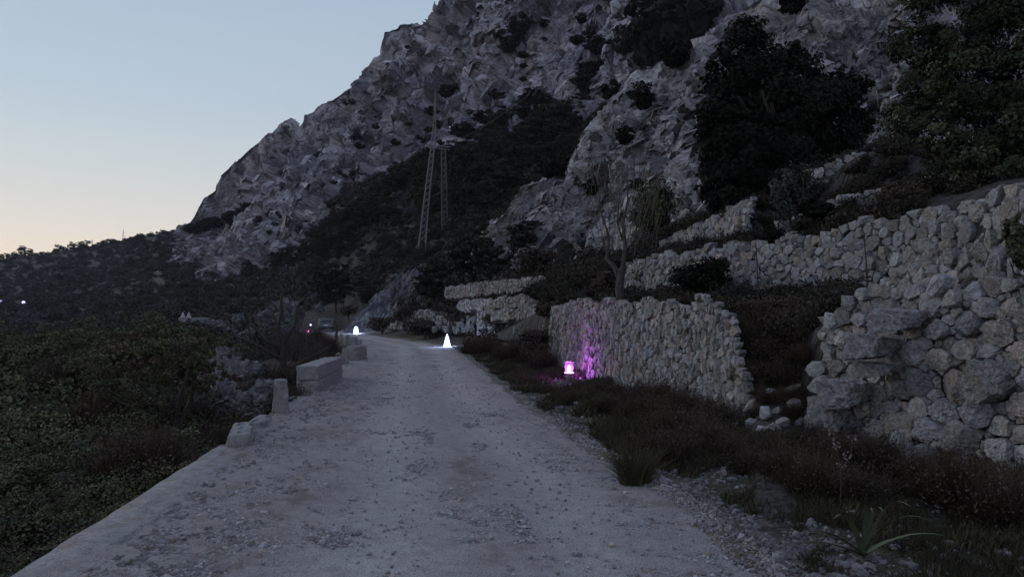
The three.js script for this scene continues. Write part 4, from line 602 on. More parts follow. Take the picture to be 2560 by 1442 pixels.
  { // the leafless tree on the terrace
    const P = at(1553, 752, 17.2), t = thing('leafless_tree', 'leafless tree with a forked trunk and thin upright twigs on the terrace', 'tree', P), m = new MB(), tw = new MB();
    const k = 17.2 / F, L = (pts) => pts.map(([x, y, z]) => V((x - 1553) * k, (752 - y) * k, z ?? 0));
    m.tube(L([[1553, 770], [1549, 720], [1556, 670, 0.05]]), 0.1, 0.075, 8); m.tube(L([[1556, 675, 0.05], [1563, 620, 0.1], [1558, 560, 0.05], [1570, 500, 0.1], [1566, 430, 0.1]]), 0.06, 0.012, 6); m.tube(L([[1551, 700], [1538, 665, -0.1], [1520, 645, -0.2], [1528, 590, -0.3], [1505, 520, -0.2], [1500, 470, -0.2]]), 0.06, 0.01, 6); m.tube(L([[1560, 640], [1585, 600, 0.2], [1592, 540, 0.3], [1610, 470, 0.3]]), 0.035, 0.008, 5); m.tube(L([[1558, 600], [1540, 560, 0.3], [1545, 480, 0.4]]), 0.03, 0.008, 5);
    for (let i = 0; i < 150; i++) { const x = lerp(1475, 1640, r()), y = lerp(430, 640, r()), l = lerp(0.25, 0.8, r()); const a = V((x - 1553) * k, (752 - y) * k, (r() - 0.5) * 1.2), d = V((x - 1553) * k * 0.35 + (r() - 0.5) * 0.4, 1, (r() - 0.5) * 0.6).normalize(); tw.tube([a, a.clone().addScaledVector(d, l * 0.5).add(V(0.03 * (r() - 0.5), 0, 0)), a.clone().addScaledVector(d, l)], 0.009, 0.003, 3); }
    mesh('trunk', m.geo(), M.paleBark, t); mesh('twigs', tw.geo(), M.paleBark, t);
  }
  // dry stalks standing against the long wall
  for (const [px, y0, y1, d, lean, label] of [[1897, 745, 606, 12.4, -0.03, 'thin dark dead stalk in front of the long wall, left one'], [2172, 735, 585, 10.2, -0.05, 'thin dark dead stalk in front of the long wall, right one']]) { const P = at(px, y0, d), h = (y0 - y1) / F * d, m = new MB(); m.tube([V(0, -0.1, 0), V(lean * h * 0.5, h * 0.5, 0), V(lean * h * 1.2, h, 0)], 0.014, 0.008, 5); for (let i = 0; i < 14; i++) { const y = h * lerp(0.05, 0.4, r()), q = rdir(r).multiplyScalar(0.05); m.tube([V(lean * y, y, 0), V(lean * y + q.x, y + Math.abs(q.y), q.z)], 0.006, 0.01, 4); } tag(mesh('dead_stalk', m.geo(), M.bark, scene), label, 'stalk').position.copy(P); }
  // dry brush along the verge
  const proto = [twigBush(r, 0.75, 0.55, 1500, G.red, 0.005, 0.35), twigBush(r, 0.8, 0.6, 1500, G.brown, 0.005, 0.4), twigBush(r, 0.6, 0.7, 1100, [...G.brown, ...G.straw], 0.0045, 0.2)], made = [];
  const brush = (px, py, s, k, label, group) => { const q = at(px, py, 1), t = (() => { for (let d = 4; d < 60; d *= 1.01) { const a = at(px, py, d); if (vergeY(a.x, d) >= a.y) return a; } return q; })(); if (!made[k]) { const g = thing('dry_bush', label, 'bush', t, r() * 6, group); mesh('twigs', proto[k], M.dry, g); g.scale.setScalar(s); made[k] = g; } else copyOf(made[k], t, r() * 6, [s, s * lerp(0.85, 1.15, r()), s], label, group ?? null); };
  const foot1 = 'dry reddish bush in the tangle of brush at the foot of the low wall', g1 = 'brush at the foot of the low wall';
  for (const [px, py, s, k] of [[1500, 990, 0.5, 0], [1545, 1000, 0.55, 1], [1480, 1000, 0.4, 2], [1590, 1020, 0.6, 0], [1650, 1030, 0.8, 1], [1520, 1030, 0.6, 0], [1600, 1050, 0.6, 1], [1700, 1060, 0.8, 1], [1720, 1110, 0.8, 0], [1660, 1110, 0.7, 2], [1770, 1150, 0.8, 1], [1690, 1170, 0.7, 0], [1640, 1150, 0.6, 1], [1790, 1080, 0.8, 0], [1440, 1010, 0.4, 1], [1560, 1060, 0.5, 2]]) brush(px, py, s, k, [foot1, 'dry brown leafy bush in the brush at the foot of the low wall', 'dry bush with straw stems at the foot of the low wall'][k], [g1, 'brown brush at the foot of the low wall', 'straw brush at the foot of the low wall'][k]);
  const foot2 = 'dry brown bush in the brush at the foot of the massive wall', g2 = 'brush at the foot of the massive wall';
  for (const [px, py, s, k] of [[1880, 1190, 0.5, 0], [1960, 1200, 0.5, 1], [2070, 1160, 0.6, 0], [2120, 1180, 0.65, 1], [2200, 1190, 0.65, 0], [2290, 1220, 0.55, 1], [2030, 1240, 0.7, 2], [2140, 1260, 0.65, 0], [2380, 1260, 0.65, 1], [2460, 1290, 0.6, 2], [2540, 1320, 0.7, 0], [1830, 1150, 0.45, 1], [1930, 1150, 0.4, 1], [2040, 1120, 0.5, 0]]) brush(px, py, s, k, ['dry reddish bush in the brush at the foot of the massive wall', foot2, 'dry bush with straw stems at the foot of the massive wall'][k], ['reddish brush at the foot of the massive wall', g2, 'straw brush at the foot of the massive wall'][k]);
  const foot3 = 'dry brown bush beside the road between the lantern and the pointed lamp', g3 = 'brush between lantern and pointed lamp';
  for (const [px, py, s, k] of [[1180, 885, 1.2, 0], [1215, 890, 1.2, 1], [1255, 900, 1.1, 0], [1290, 905, 1.1, 1], [1330, 915, 1.0, 0], [1365, 925, 0.9, 1], [1310, 890, 1.2, 2]]) brush(px, py, s, k, foot3, g3);
  for (const [px, d, s, k] of [[1895, 10.6, 0.6, 0], [1930, 10.9, 0.7, 1], [1965, 10.3, 0.6, 0], [1990, 11, 0.75, 1], [1920, 11.6, 0.8, 0], [1960, 11.8, 0.8, 1], [2010, 10.2, 0.5, 0], [1880, 11.4, 0.6, 1], [2000, 12, 0.8, 0], [1905, 10.1, 0.4, 2], [1955, 9.9, 0.35, 2], [1878, 12.2, 0.8, 1], [1900, 12.6, 0.8, 0], [1868, 11.7, 0.5, 2], [1925, 12.4, 0.8, 1], [1850, 10.9, 0.35, 2], [1840, 10.2, 0.35, 1], [1985, 9.6, 0.4, 1], [1890, 9.8, 0.3, 2]]) { const x = xAt(px, d), y = Math.max(vergeY(x, d), land(px, d)); copyOf(made[k], V(x, y - 0.05, -d), r() * 6, s, 'dry bush growing in the gap between the low wall and the massive wall', 'bushes in the gap between the walls'); }
  const hit = (px, py) => { for (let d = 5; d < 40; d *= 1.008) { const a = at(px, py, d); if (Math.max(vergeY(a.x, d), land(px, d)) >= a.y) return a; } return null; };
  for (const [px, py, s, k] of [[1880, 850, 0.5, 1], [1893, 880, 0.5, 0], [1903, 915, 0.55, 1], [1888, 945, 0.4, 0], [1912, 865, 0.6, 1], [1903, 985, 0.4, 2], [1925, 945, 0.5, 0], [1900, 830, 0.6, 0], [1950, 1000, 0.35, 1], [1985, 960, 0.45, 0], [2022, 900, 0.5, 1], [2015, 850, 0.5, 0], [2005, 990, 0.4, 1], [1930, 890, 0.6, 1], [1965, 930, 0.5, 0]]) { const P = hit(px, py); if (P) copyOf(made[k], P.add(V(0, -0.06, 0)), r() * 6, s, 'dry bush growing in the gap between the low wall and the massive wall', 'bushes in the gap between the walls'); }
  { const m = new MB(); for (let i = 0; i < 420; i++) { const a = r() * 6.283, sp = Math.sqrt(r()) * 0.32, h = lerp(0.18, 0.46, r()), bx = Math.cos(a) * 0.14 * r(), bz = Math.sin(a) * 0.14 * r(), c = tintOf(r, r() < 0.6 ? [0.075, 0.066, 0.038] : [0.045, 0.045, 0.026]); let prev = null; for (let k = 0; k <= 3; k++) { const t = k / 3, x = bx + Math.cos(a) * sp * t * t, z = bz + Math.sin(a) * sp * t * t, y = h * t * (1 - 0.25 * t * sp), w = 0.005 * (1.1 - t), p0 = m.v(x - w, y, z, c), p1 = m.v(x + w, y, z + w, c); if (prev) { m.tri(prev[0], prev[1], p0); m.tri(prev[1], p1, p0); } prev = [p0, p1]; } } const d = 7.6, x = xAt(1585, d), o = mesh('grass_tussock', m.geo(), M.dry, scene); o.position.set(x, vergeY(x, d) - 0.02, -d); tag(o, 'straw coloured tussock of tall grass at the edge of the gravel', 'grass tussock'); }
  { // strap-leaved plant near the bottom right
    const d = 5.1, x = xAt(2150, d), t = thing('strap_leaved_plant', 'green plant with long strap leaves near the bottom right corner', 'plant', V(x, vergeY(x, d) + 0.02, -d)); t.scale.setScalar(1.25);
    for (const [a, len, up] of [[2.7, 0.42, 0.5], [2.2, 0.38, 0.9], [1.7, 0.36, 1.1], [1.2, 0.38, 1.15], [0.8, 0.36, 0.9], [0.3, 0.4, 0.45], [3.1, 0.36, 0.3], [-0.4, 0.3, 0.35], [3.7, 0.28, 0.5], [1.5, 0.3, 1.3], [2.0, 0.3, 0.6]]) { const m = new MB(); let prev = null; const c = tintOf(r, [0.105, 0.125, 0.075], 0.2); for (let k = 0; k <= 7; k++) { const q = k / 7, rr = len * q, y = len * (up * 1.75 * q - up * 1.05 * q * q), w = 0.014 * (1 - q ** 2.5) + 0.002, X = Math.cos(a) * rr, Z = Math.sin(a) * rr * 0.6, sx = -Math.sin(a), sz = Math.cos(a), p0 = m.v(X - sx * w, y + w * 0.5, Z - sz * w, c), pm = m.v(X, y, Z, c), p1 = m.v(X + sx * w, y + w * 0.5, Z + sz * w, c); if (prev) { m.tri(prev[0], prev[1], p0); m.tri(prev[1], pm, p0); m.tri(prev[1], prev[2], pm); m.tri(prev[2], p1, pm); } prev = [p0, pm, p1]; } mesh('leaf', m.geo(), M.leaf, t); }
  }
  { // flowering stalk
    const d = 6.2, x = xAt(2095, d), t = thing('flower_stalk', 'pale pinkish flower stalk standing in the brush before the massive wall', 'plant', V(x, vergeY(x, d), -d)), m = new MB(); m.tube([V(0, 0, 0), V(0.01, 0.3, 0), V(-0.05, 0.62, 0)], 0.006, 0.004, 4); m.tube([V(0.005, 0.25, 0), V(0.08, 0.45, 0.02), V(0.1, 0.56, 0.02)], 0.004, 0.003, 4); mesh('stem', m.geo(), M.bark, t);
    const f = new MB(); for (const [cx, cy] of [[-0.05, 0.62], [0.1, 0.56], [-0.02, 0.5], [0.06, 0.42], [0.01, 0.36], [-0.06, 0.57]]) for (let i = 0; i < 16; i++) { const q = rdir(r).multiplyScalar(0.03); leafAt(f, r, cx + q.x, cy + q.y, q.z, rdir(r), 0.022, 0.016, tintOf(r, [0.24, 0.19, 0.18], 0.25)); } mesh('flowers', f.geo(), M.leaf, t);
  }
  { // grass and weeds over the verge
    const g = new MB(); for (let i = 0; i < 16; i++) { const a = r() * 6.283, h = lerp(0.04, 0.16, r()), sp = 0.09 * r(), c = tintOf(r, [1, 1, 1], 0.3), w = 0.0035, bx = (r() - 0.5) * 0.1, bz = (r() - 0.5) * 0.1, p0 = g.v(bx - w, 0, bz, c), p1 = g.v(bx + w, 0, bz + w, c), p2 = g.v(bx + Math.cos(a) * sp * 0.4, h * 0.6, bz + Math.sin(a) * sp * 0.4, c), p3 = g.v(bx + Math.cos(a) * sp, h * 0.9, bz + Math.sin(a) * sp, c); g.tri(p0, p1, p2); g.tri(p1, p3, p2); }
    const N = 34000, im = new THREE.InstancedMesh(g.geo(), M.dry, N), mt = new THREE.Matrix4(), qt = new THREE.Quaternion(); let k = 0;
    while (k < N) { const d = Math.exp(lerp(Math.log(3.4), Math.log(40), r())), [, e] = edges(d), [w] = foot(d), s = lerp(0.1, 1.05, Math.pow(r(), 0.8)), x = lerp(e, w, s); if (Math.hypot(x - xAt(1423, 17.6), d - 17.2) < 0.7 || Math.hypot(x - xAt(2150, 5.1), (d - 5.0) * 0.8) < 0.3 || fbm(x * 0.9, 8, d * 0.7, 3) < -0.12 + 0.25 * (1 - smooth(0.1, 0.4, s))) continue; const q = lerp(0.35, 1.0, r()) * lerp(0.75, 1.5, smooth(4, 14, d)), c = r() < 0.55 ? [0.045, 0.045, 0.03] : r() < 0.6 ? [0.055, 0.044, 0.034] : [0.09, 0.08, 0.055]; im.setMatrixAt(k, mt.compose(V(x, vergeY(x, d) - 0.01, -d), qt.setFromAxisAngle(V(0, 1, 0), r() * 6.28), V(q, q * lerp(0.7, 1.4, r()), q))); im.setColorAt(k, lin(...c)); k++; }
    im.name = 'verge_grass'; im.userData = { kind: 'stuff', label: 'short dry grass and weeds along the right side of the road' }; im.castShadow = im.receiveShadow = true; scene.add(im);
  }
}

{ // low scrub and dead grass over the terraces and the gap between the walls
  const r = rng(909), tuft = twigBush(r, 0.5, 0.42, 170, [[1, 1, 1]], 0.011, 0.9), N = 8500, im = new THREE.InstancedMesh(tuft, M.dry, N), mt = new THREE.Matrix4(), qt = new THREE.Quaternion(); let k = 0;
  while (k < N) {
    const px = lerp(800, 2700, r()), d = Math.exp(lerp(Math.log(7), Math.log(150), r())), x = xAt(px, d), [w] = foot(d); if ((px > 1600 && d > 45) || (px > 1880 && d > 14.5 && d < 24 && r() < 0.65)) continue; if (x < w + 0.1 || (px > 2120 && d < 12.5 && d > 6)) continue; const y = land(px, d), slope = Math.abs(land(px, d * 1.02) - y) / (0.02 * d); if (slope > 1.3 || y < 0.3) continue; if (fbm(x * 0.5, 4, d * 0.5, 3) < -0.25) continue;
    const s = lerp(0.4, 1.3, r() * r()) * lerp(0.8, 1.7, smooth(15, 45, d)) * lerp(1, 1.7, smooth(50, 120, d)), c = [[0.055, 0.043, 0.036], [0.045, 0.045, 0.034], [0.07, 0.06, 0.048], [0.035, 0.033, 0.028]][Math.floor(r() * 4)];
    im.setMatrixAt(k, mt.compose(V(x, y - 0.05, -d), qt.setFromAxisAngle(V(0, 1, 0), r() * 6.28), V(s, s * lerp(0.7, 1.3, r()), s))); im.setColorAt(k, lin(...c)); k++;
  }
  im.name = 'terrace_scrub'; im.userData = { kind: 'stuff', label: 'low dead scrub over the terraces between the walls' }; im.castShadow = im.receiveShadow = true; scene.add(im);
}

// ---------------------------------------------------------------- left side: bushes, rocks, leafless tree
{
  const r = rng(303);
  const leafy = [0, 1, 2].map((kind) => { const b = []; for (let i = 0; i < 9; i++) { const a = r() * 6.283, q = 0.75 * Math.sqrt(r()); b.push([Math.cos(a) * q, lerp(0.5, 1.15, r()) - q * 0.35, Math.sin(a) * q, lerp(0.4, 0.6, r()), lerp(0.32, 0.5, r()), lerp(0.4, 0.6, r())]); } return crown(r, b, 13000, 0.042, 0.028, [G.weed, [...G.olive, ...G.brown.slice(1)], [...G.weed.slice(0, 2), ...G.grey.slice(1)]][kind], 30, 0.27, 0.5); }), stem = trunk(r, 0.8, 0.035, 0.3, 2, { open: 1.1 }), made = [];
  const put = (px, topPy, d, s, k, label, group) => { const P = at(px, topPy, d); P.y -= 1.55 * s; if (!made[k]) made[k] = plant('leafy_bush', label, 'bush', P, r() * 6, group, leafy[k], stem, s); else copyOf(made[k], P, r() * 6.28, [s * lerp(0.95, 1.1, r()), s, s * lerp(0.95, 1.1, r())], label, group ?? null); };
  for (const [px, py, d, s, k] of [[430, 1035, 10.5, 1.0, 0], [330, 1010, 11.0, 1.0, 1], [520, 1080, 10.6, 0.8, 2], [230, 1030, 10.4, 1.05, 2], [120, 1060, 10.2, 1.0, 0], [20, 1100, 10, 1.0, 1], [380, 1120, 9.0, 0.9, 1], [280, 1130, 8.8, 0.9, 0], [470, 1130, 9.3, 0.75, 1], [170, 1170, 8.4, 0.9, 1], [60, 1200, 8.2, 0.9, 2], [-60, 1200, 8.6, 1.0, 0], [240, 1230, 7.9, 0.75, 2], [140, 1280, 7.4, 0.75, 0], [330, 1210, 8.0, 0.7, 0], [30, 1330, 7.0, 0.75, 1], [-60, 1330, 7.2, 0.9, 2], [400, 1190, 8.4, 0.6, 2], [110, 1360, 6.5, 0.55, 2], [-20, 1420, 6.2, 0.7, 0], [560, 1120, 10.9, 0.6, 0], [250, 900, 13.5, 1.25, 2], [90, 950, 12.5, 1.3, 0], [-20, 1000, 11.5, 1.2, 1], [340, 960, 12.5, 1.0, 1], [170, 1000, 11.6, 1.1, 0], [540, 930, 16, 1.1, 0]]) put(px, py, d, s, k, ['green leafy bush in the mass below the retaining wall at lower left', 'brownish green leafy bush in the mass below the retaining wall', 'grey green leafy bush in the mass below the retaining wall'][k], ['green bushes below the retaining wall', 'brownish bushes below the retaining wall', 'grey green bushes below the retaining wall'][k]);
  const far = 'olive green bush on the slope beyond the leafy bushes at left', fg = 'olive bushes on the slope at left';
  const ol = crown(r, [[0, 0.9, 0, 1, 0.7, 1], [0.7, 0.7, 0.2, 0.7, 0.55, 0.7], [-0.7, 0.75, -0.1, 0.75, 0.55, 0.7], [0.1, 1.4, 0.2, 0.6, 0.45, 0.6]], 10000, 0.075, 0.05, G.olive, 26, 0.28, 0.5), os = trunk(r, 1.0, 0.05, 0.3, 2); let o0 = null;
  for (const [px, py, d, s] of [[200, 880, 19, 1.3], [120, 930, 17, 1.25], [280, 860, 21, 1.3], [60, 980, 15, 1.2], [-40, 960, 16, 1.3], [330, 830, 28, 1.4], [180, 820, 34, 1.7], [60, 850, 30, 1.6], [-60, 830, 32, 1.8], [420, 790, 40, 1.6], [250, 790, 48, 1.9], [120, 800, 50, 1.9], [560, 900, 24, 1.0], [470, 815, 36, 1.5], [0, 800, 56, 2.2], [350, 775, 60, 2.0], [560, 830, 46, 1.3]]) { const P = at(px, py, d); P.y -= 1.85 * s; if (!o0) o0 = plant('olive_bush', far, 'bush', P, 0, fg, ol, os, s); else copyOf(o0, P, r() * 6.28, [s * 1.15, s, s * 1.15]); }
  { // branching green tree
    const P = at(432, 1075, 12.6); P.y -= 1.4; const t = thing('branching_tree', 'small green tree with several dark spreading stems among the bushes at left', 'tree', P), m = new MB(), k = 12.6 / F, y0 = 1075 + 1.4 / k, L = (pts) => pts.map(([x, y, z]) => V((x - 432) * k, (y0 - y) * k, z ?? 0));
    m.tube(L([[432, y0 + 30], [430, 1075]]), 0.09, 0.08, 7);
    for (const q of [[[428, 1085], [415, 1000], [395, 950, 0.1], [360, 925, 0.1], [340, 905, 0.1]], [[430, 1085], [425, 1000], [418, 940, -0.1], [395, 900, -0.1], [385, 850, -0.1]], [[433, 1080], [450, 1000, 0.1], [470, 960, 0.2], [490, 900, 0.2], [485, 850, 0.2]], [[425, 1085], [375, 1030, 0.2], [330, 1005, 0.3], [290, 980, 0.3], [280, 930, 0.3]], [[436, 1080], [455, 1010, -0.3], [460, 930, -0.4], [450, 860, -0.4]], [[420, 1060], [370, 1010, -0.3], [320, 960, -0.3], [300, 900, -0.3]]]) m.tube(L(q), 0.05, 0.014, 6);
    mesh('trunk', m.geo(), M.bark, t);
    const B = (x, y, z, rx, ry) => [(x - 432) * k, (y0 - y) * k, z, rx * k, ry * k, rx * k];
    mesh('crown', crown(r, [B(300, 900, 0.2, 65, 50), B(370, 860, 0, 70, 48), B(440, 850, -0.3, 65, 45), B(500, 880, 0.2, 50, 50), B(280, 960, 0.3, 50, 45), B(350, 930, -0.3, 60, 50), B(480, 950, -0.2, 55, 50), B(520, 930, 0, 40, 50), B(410, 910, 0.3, 60, 45)], 6000, 0.055, 0.035, [...G.olive, G.brown[2]], 26, 0.22, 0.55), M.leaf, t);
  }
  { // leafless dark tree left of the parapet
    const d = 21, P = at(712, 985, d), k = d / F, t = thing('leafless_tree', 'dark leafless tree with long bare branches left of the parapet stones', 'tree', P), m = new MB(), tw = new MB(), L = (pts) => pts.map(([x, y, z]) => V((x - 712) * k, (985 - y) * k, z ?? 0));
    for (const [q, a, b] of [[[[712, 1010], [706, 940], [708, 880], [700, 850]], 0.075, 0.06], [[[702, 855], [694, 820, 0.2], [705, 790, 0.2], [708, 750, 0.3], [712, 728, 0.3], [700, 708, 0.3]], 0.05, 0.014], [[[704, 860], [728, 815, -0.2], [735, 770, -0.2], [752, 745, -0.2], [762, 720, -0.2]], 0.05, 0.012], [[[703, 870], [668, 852, 0.2], [640, 815, 0.3], [628, 800, 0.3]], 0.05, 0.014], [[[700, 845], [690, 805], [678, 790], [688, 770], [670, 752]], 0.03, 0.01], [[[704, 900], [640, 858, 0.3], [600, 840, 0.4], [585, 815, 0.4], [565, 795, 0.4]], 0.05, 0.012], [[[708, 930], [770, 895, -0.3], [815, 872, -0.3], [832, 848, -0.3], [834, 815, -0.3], [826, 802, -0.3]], 0.05, 0.014], [[[640, 858, 0.3], [630, 825, 0.3], [622, 812, 0.3]], 0.022, 0.008], [[[668, 850, 0.2], [655, 820, 0.1], [650, 795, 0.1]], 0.02, 0.007]]) m.tube(L(q), a * 1.5, b * 1.4, 6);
    for (let i = 0; i < 420; i++) { const a = r() * 6.283, q = Math.sqrt(r()), x = 725 + Math.cos(a) * q * 85, y = 915 - Math.abs(Math.sin(a)) * q * 90, s = V((x - 712) * k, (985 - y) * k, (r() - 0.5) * 1.4), dd = V((x - 715) * k * 0.5, 0.7, 0).add(rdir(r).multiplyScalar(0.5)).normalize(), l = lerp(0.15, 0.5, r()); tw.tube([s, s.clone().addScaledVector(dd, l * 0.5).add(rdir(r).multiplyScalar(0.03)), s.clone().addScaledVector(dd, l)], 0.006, 0.0025, 3); }
    mesh('trunk', m.geo(), M.bark, t); mesh('twigs', tw.geo(), M.paleBark, t);
  }
  const tb = [twigBush(r, 1.0, 1.2, 2200, G.brown, 0.008, 0.5), twigBush(r, 0.9, 1.0, 2000, G.red, 0.008, 0.5)]; let t0 = [];
  for (const [px, py, d, s, k] of [[700, 985, 19, 0.85, 0], [740, 960, 20, 0.8, 1], [780, 930, 23, 0.8, 0], [650, 1000, 18, 0.8, 1], [800, 900, 27, 0.8, 1], [760, 890, 30, 0.9, 0], [640, 960, 22, 0.8, 0], [820, 875, 34, 0.8, 0], [720, 880, 36, 1.0, 1], [790, 850, 46, 1.0, 1], [680, 1030, 15, 0.6, 0], [735, 1000, 16.2, 0.6, 1]]) { const P = at(px, py, d); P.y -= 0.3; const lb = 'brown twiggy bush on the bank left of the parapet stones', gp = 'twiggy bushes on the left bank'; if (!t0[k]) { const g = thing('twiggy_bush', lb, 'bush', P, 0, gp); mesh('twigs', tb[k], M.dry, g); g.scale.setScalar(s); t0[k] = g; } else copyOf(t0[k], P, r() * 6, s); }
  for (const [px, py, d, s, k] of [[300, 1090, 9.6, 0.8, 1], [540, 1060, 11.5, 0.8, 1], [600, 1050, 12.6, 0.7, 0], [260, 990, 12.5, 1.0, 0], [100, 1020, 12.2, 1.0, 1], [480, 980, 15, 1.0, 1], [560, 960, 17, 1.0, 0], [150, 890, 18.5, 1.3, 1], [330, 850, 22, 1.3, 0], [480, 850, 27, 1.3, 1], [400, 1090, 9.6, 0.6, 0]]) { const P = at(px, py, d); P.y -= 1.0 * s; copyOf(t0[k], P, r() * 6, s, ['brown twiggy bush among the leafy bushes at lower left', 'reddish twiggy bush among the leafy bushes at lower left'][k], ['brown twigs among the left bushes', 'reddish twigs among the left bushes'][k]); }
  // rocks
  const rock = (name, px, py, d, ext, label, warm = 0) => { const m = mesh(name, crag(r, ext, ext[0] > 0.9 ? 26 : 14, Math.min(...ext) * 0.75), M.crag, scene); m.position.copy(at(px, py, d)); m.rotation.y = r() * 0.6 - 0.3; return tag(m, label, 'rock'); };
  rock('boulder', 568, 908, 21, [0.5, 0.42, 0.5], 'pale grey boulder above the leafy bushes, left of the bollard');
  rock('rock_outcrop', 600, 975, 18.5, [1.0, 0.75, 0.8], 'large dark rock outcrop under the pale boulder, left of the nearest bollard');
  rock('rock_outcrop', 655, 1020, 15, [0.55, 0.45, 0.5], 'broken grey rock beside the nearest bollard at the top of the bank');
  rock('boulder', 545, 1010, 15.5, [0.6, 0.4, 0.5], 'grey rock half hidden by leafy bushes below the outcrop');
  rock('boulder', 592, 797, 90, [0.75, 0.7, 0.7], 'round pale boulder standing alone below the hillside, left of the leafless tree');
  rock('boulder', 648, 792, 92, [0.45, 0.5, 0.45], 'small pale boulder right of the round one on the hillside');
  rock('rock_outcrop', 685, 815, 84, [1.9, 1.9, 1.4], 'pale pointed rock slab behind the leafless tree branches');
  rock('rock_outcrop', 712, 795, 96, [2.6, 2.4, 1.6], 'tall grey rock face behind the leafless tree on the left');
  rock('rock_outcrop', 540, 830, 80, [2.2, 1.3, 1.6], 'broad grey rock at the foot of the hillside left of the round boulder');
  rock('rock_outcrop', 620, 850, 62, [1.6, 1.0, 1.3], 'grey rock on the bank below the pale pointed slab');
  rock('boulder', 795, 774, 106, [0.8, 0.9, 0.7], 'pale rock under the dark evergreen above the parked car');
  { const S = onLand(990, 770, 60, 140) ?? at(990, 770, 92); const g = crag(r, [7.4, 2.1, 3.0], 40, 1.2, 0.05); const m = mesh('rock_outcrop', g, M.crag, scene); m.position.copy(at(975, 772, 87)); m.rotation.set(0.1, 0.25, 0.74); tag(m, 'smooth grey rock slab sloping down behind the rounded white lamp', 'rock'); void S; }
  { const m = mesh('rock_outcrop', crag(r, [1.6, 1.3, 1.4], 16, 0.8), M.crag, scene); m.position.copy(at(990, 705, 96)); tag(m, 'pale yellowish rock knob at the top of the smooth slab', 'rock'); }
  // rubble in the gap between the walls
  const rub = [[1855, 1055, 0.09], [1880, 1062, 0.08], [1915, 1045, 0.085], [1935, 1075, 0.07], [1960, 1062, 0.075], [1870, 1030, 0.06], [1990, 1020, 0.1], [2010, 1075, 0.11], [2025, 1050, 0.08], [1690, 980, 0.12], [1700, 1005, 0.09], [1800, 1010, 0.1], [1840, 990, 0.09], [1830, 1030, 0.1], [1895, 1000, 0.06], [1945, 1035, 0.06], [2100, 1150, 0.1], [2305, 1165, 0.16], [2240, 1165, 0.17], [2300, 1200, 0.12], [1380, 945, 0.07], [1360, 965, 0.06], [1290, 830, 0.16], [1770, 1000, 0.1], [1760, 1030, 0.08], [1862, 990, 0.09], [1880, 960, 0.08], [1905, 940, 0.09], [1890, 1015, 0.1], [1930, 985, 0.07], [1870, 925, 0.1], [1950, 960, 0.08], [1975, 985, 0.07], [1850, 1075, 0.08], [1905, 1078, 0.06], [1820, 1062, 0.07]];
  for (const [px, py, s] of rub) { let P = null; for (let d = 4; d < 60; d *= 1.01) { const a = at(px, py, d); if (Math.max(vergeY(a.x, d), land(px, d)) >= a.y) { P = a; break; } } if (!P) continue; const m = mesh('fallen_stone', boulder(r, [s * 1.2, s * 0.85, s], 4, 0.05, 0.08), M.stone, scene); m.position.copy(P).add(V(0, s * 0.35, 0)); m.rotation.y = r() * 6; const g = px > 2200 ? ['weathered loose stone lying at the very foot of the massive wall', 'loose stones at the foot of the massive wall'] : px < 1400 ? ['single pale stone lying in the brush left of the lantern', 'pale stones left of the lantern'] : px < 1860 ? ['fallen stone lying along the foot of the low wall at its broken end', 'fallen stones at the broken end of the low wall'] : ['pale fallen stone in the rubble between the low wall and the massive wall', 'rubble between the walls']; tag(m, g[0], 'stone', g[1]); }
}

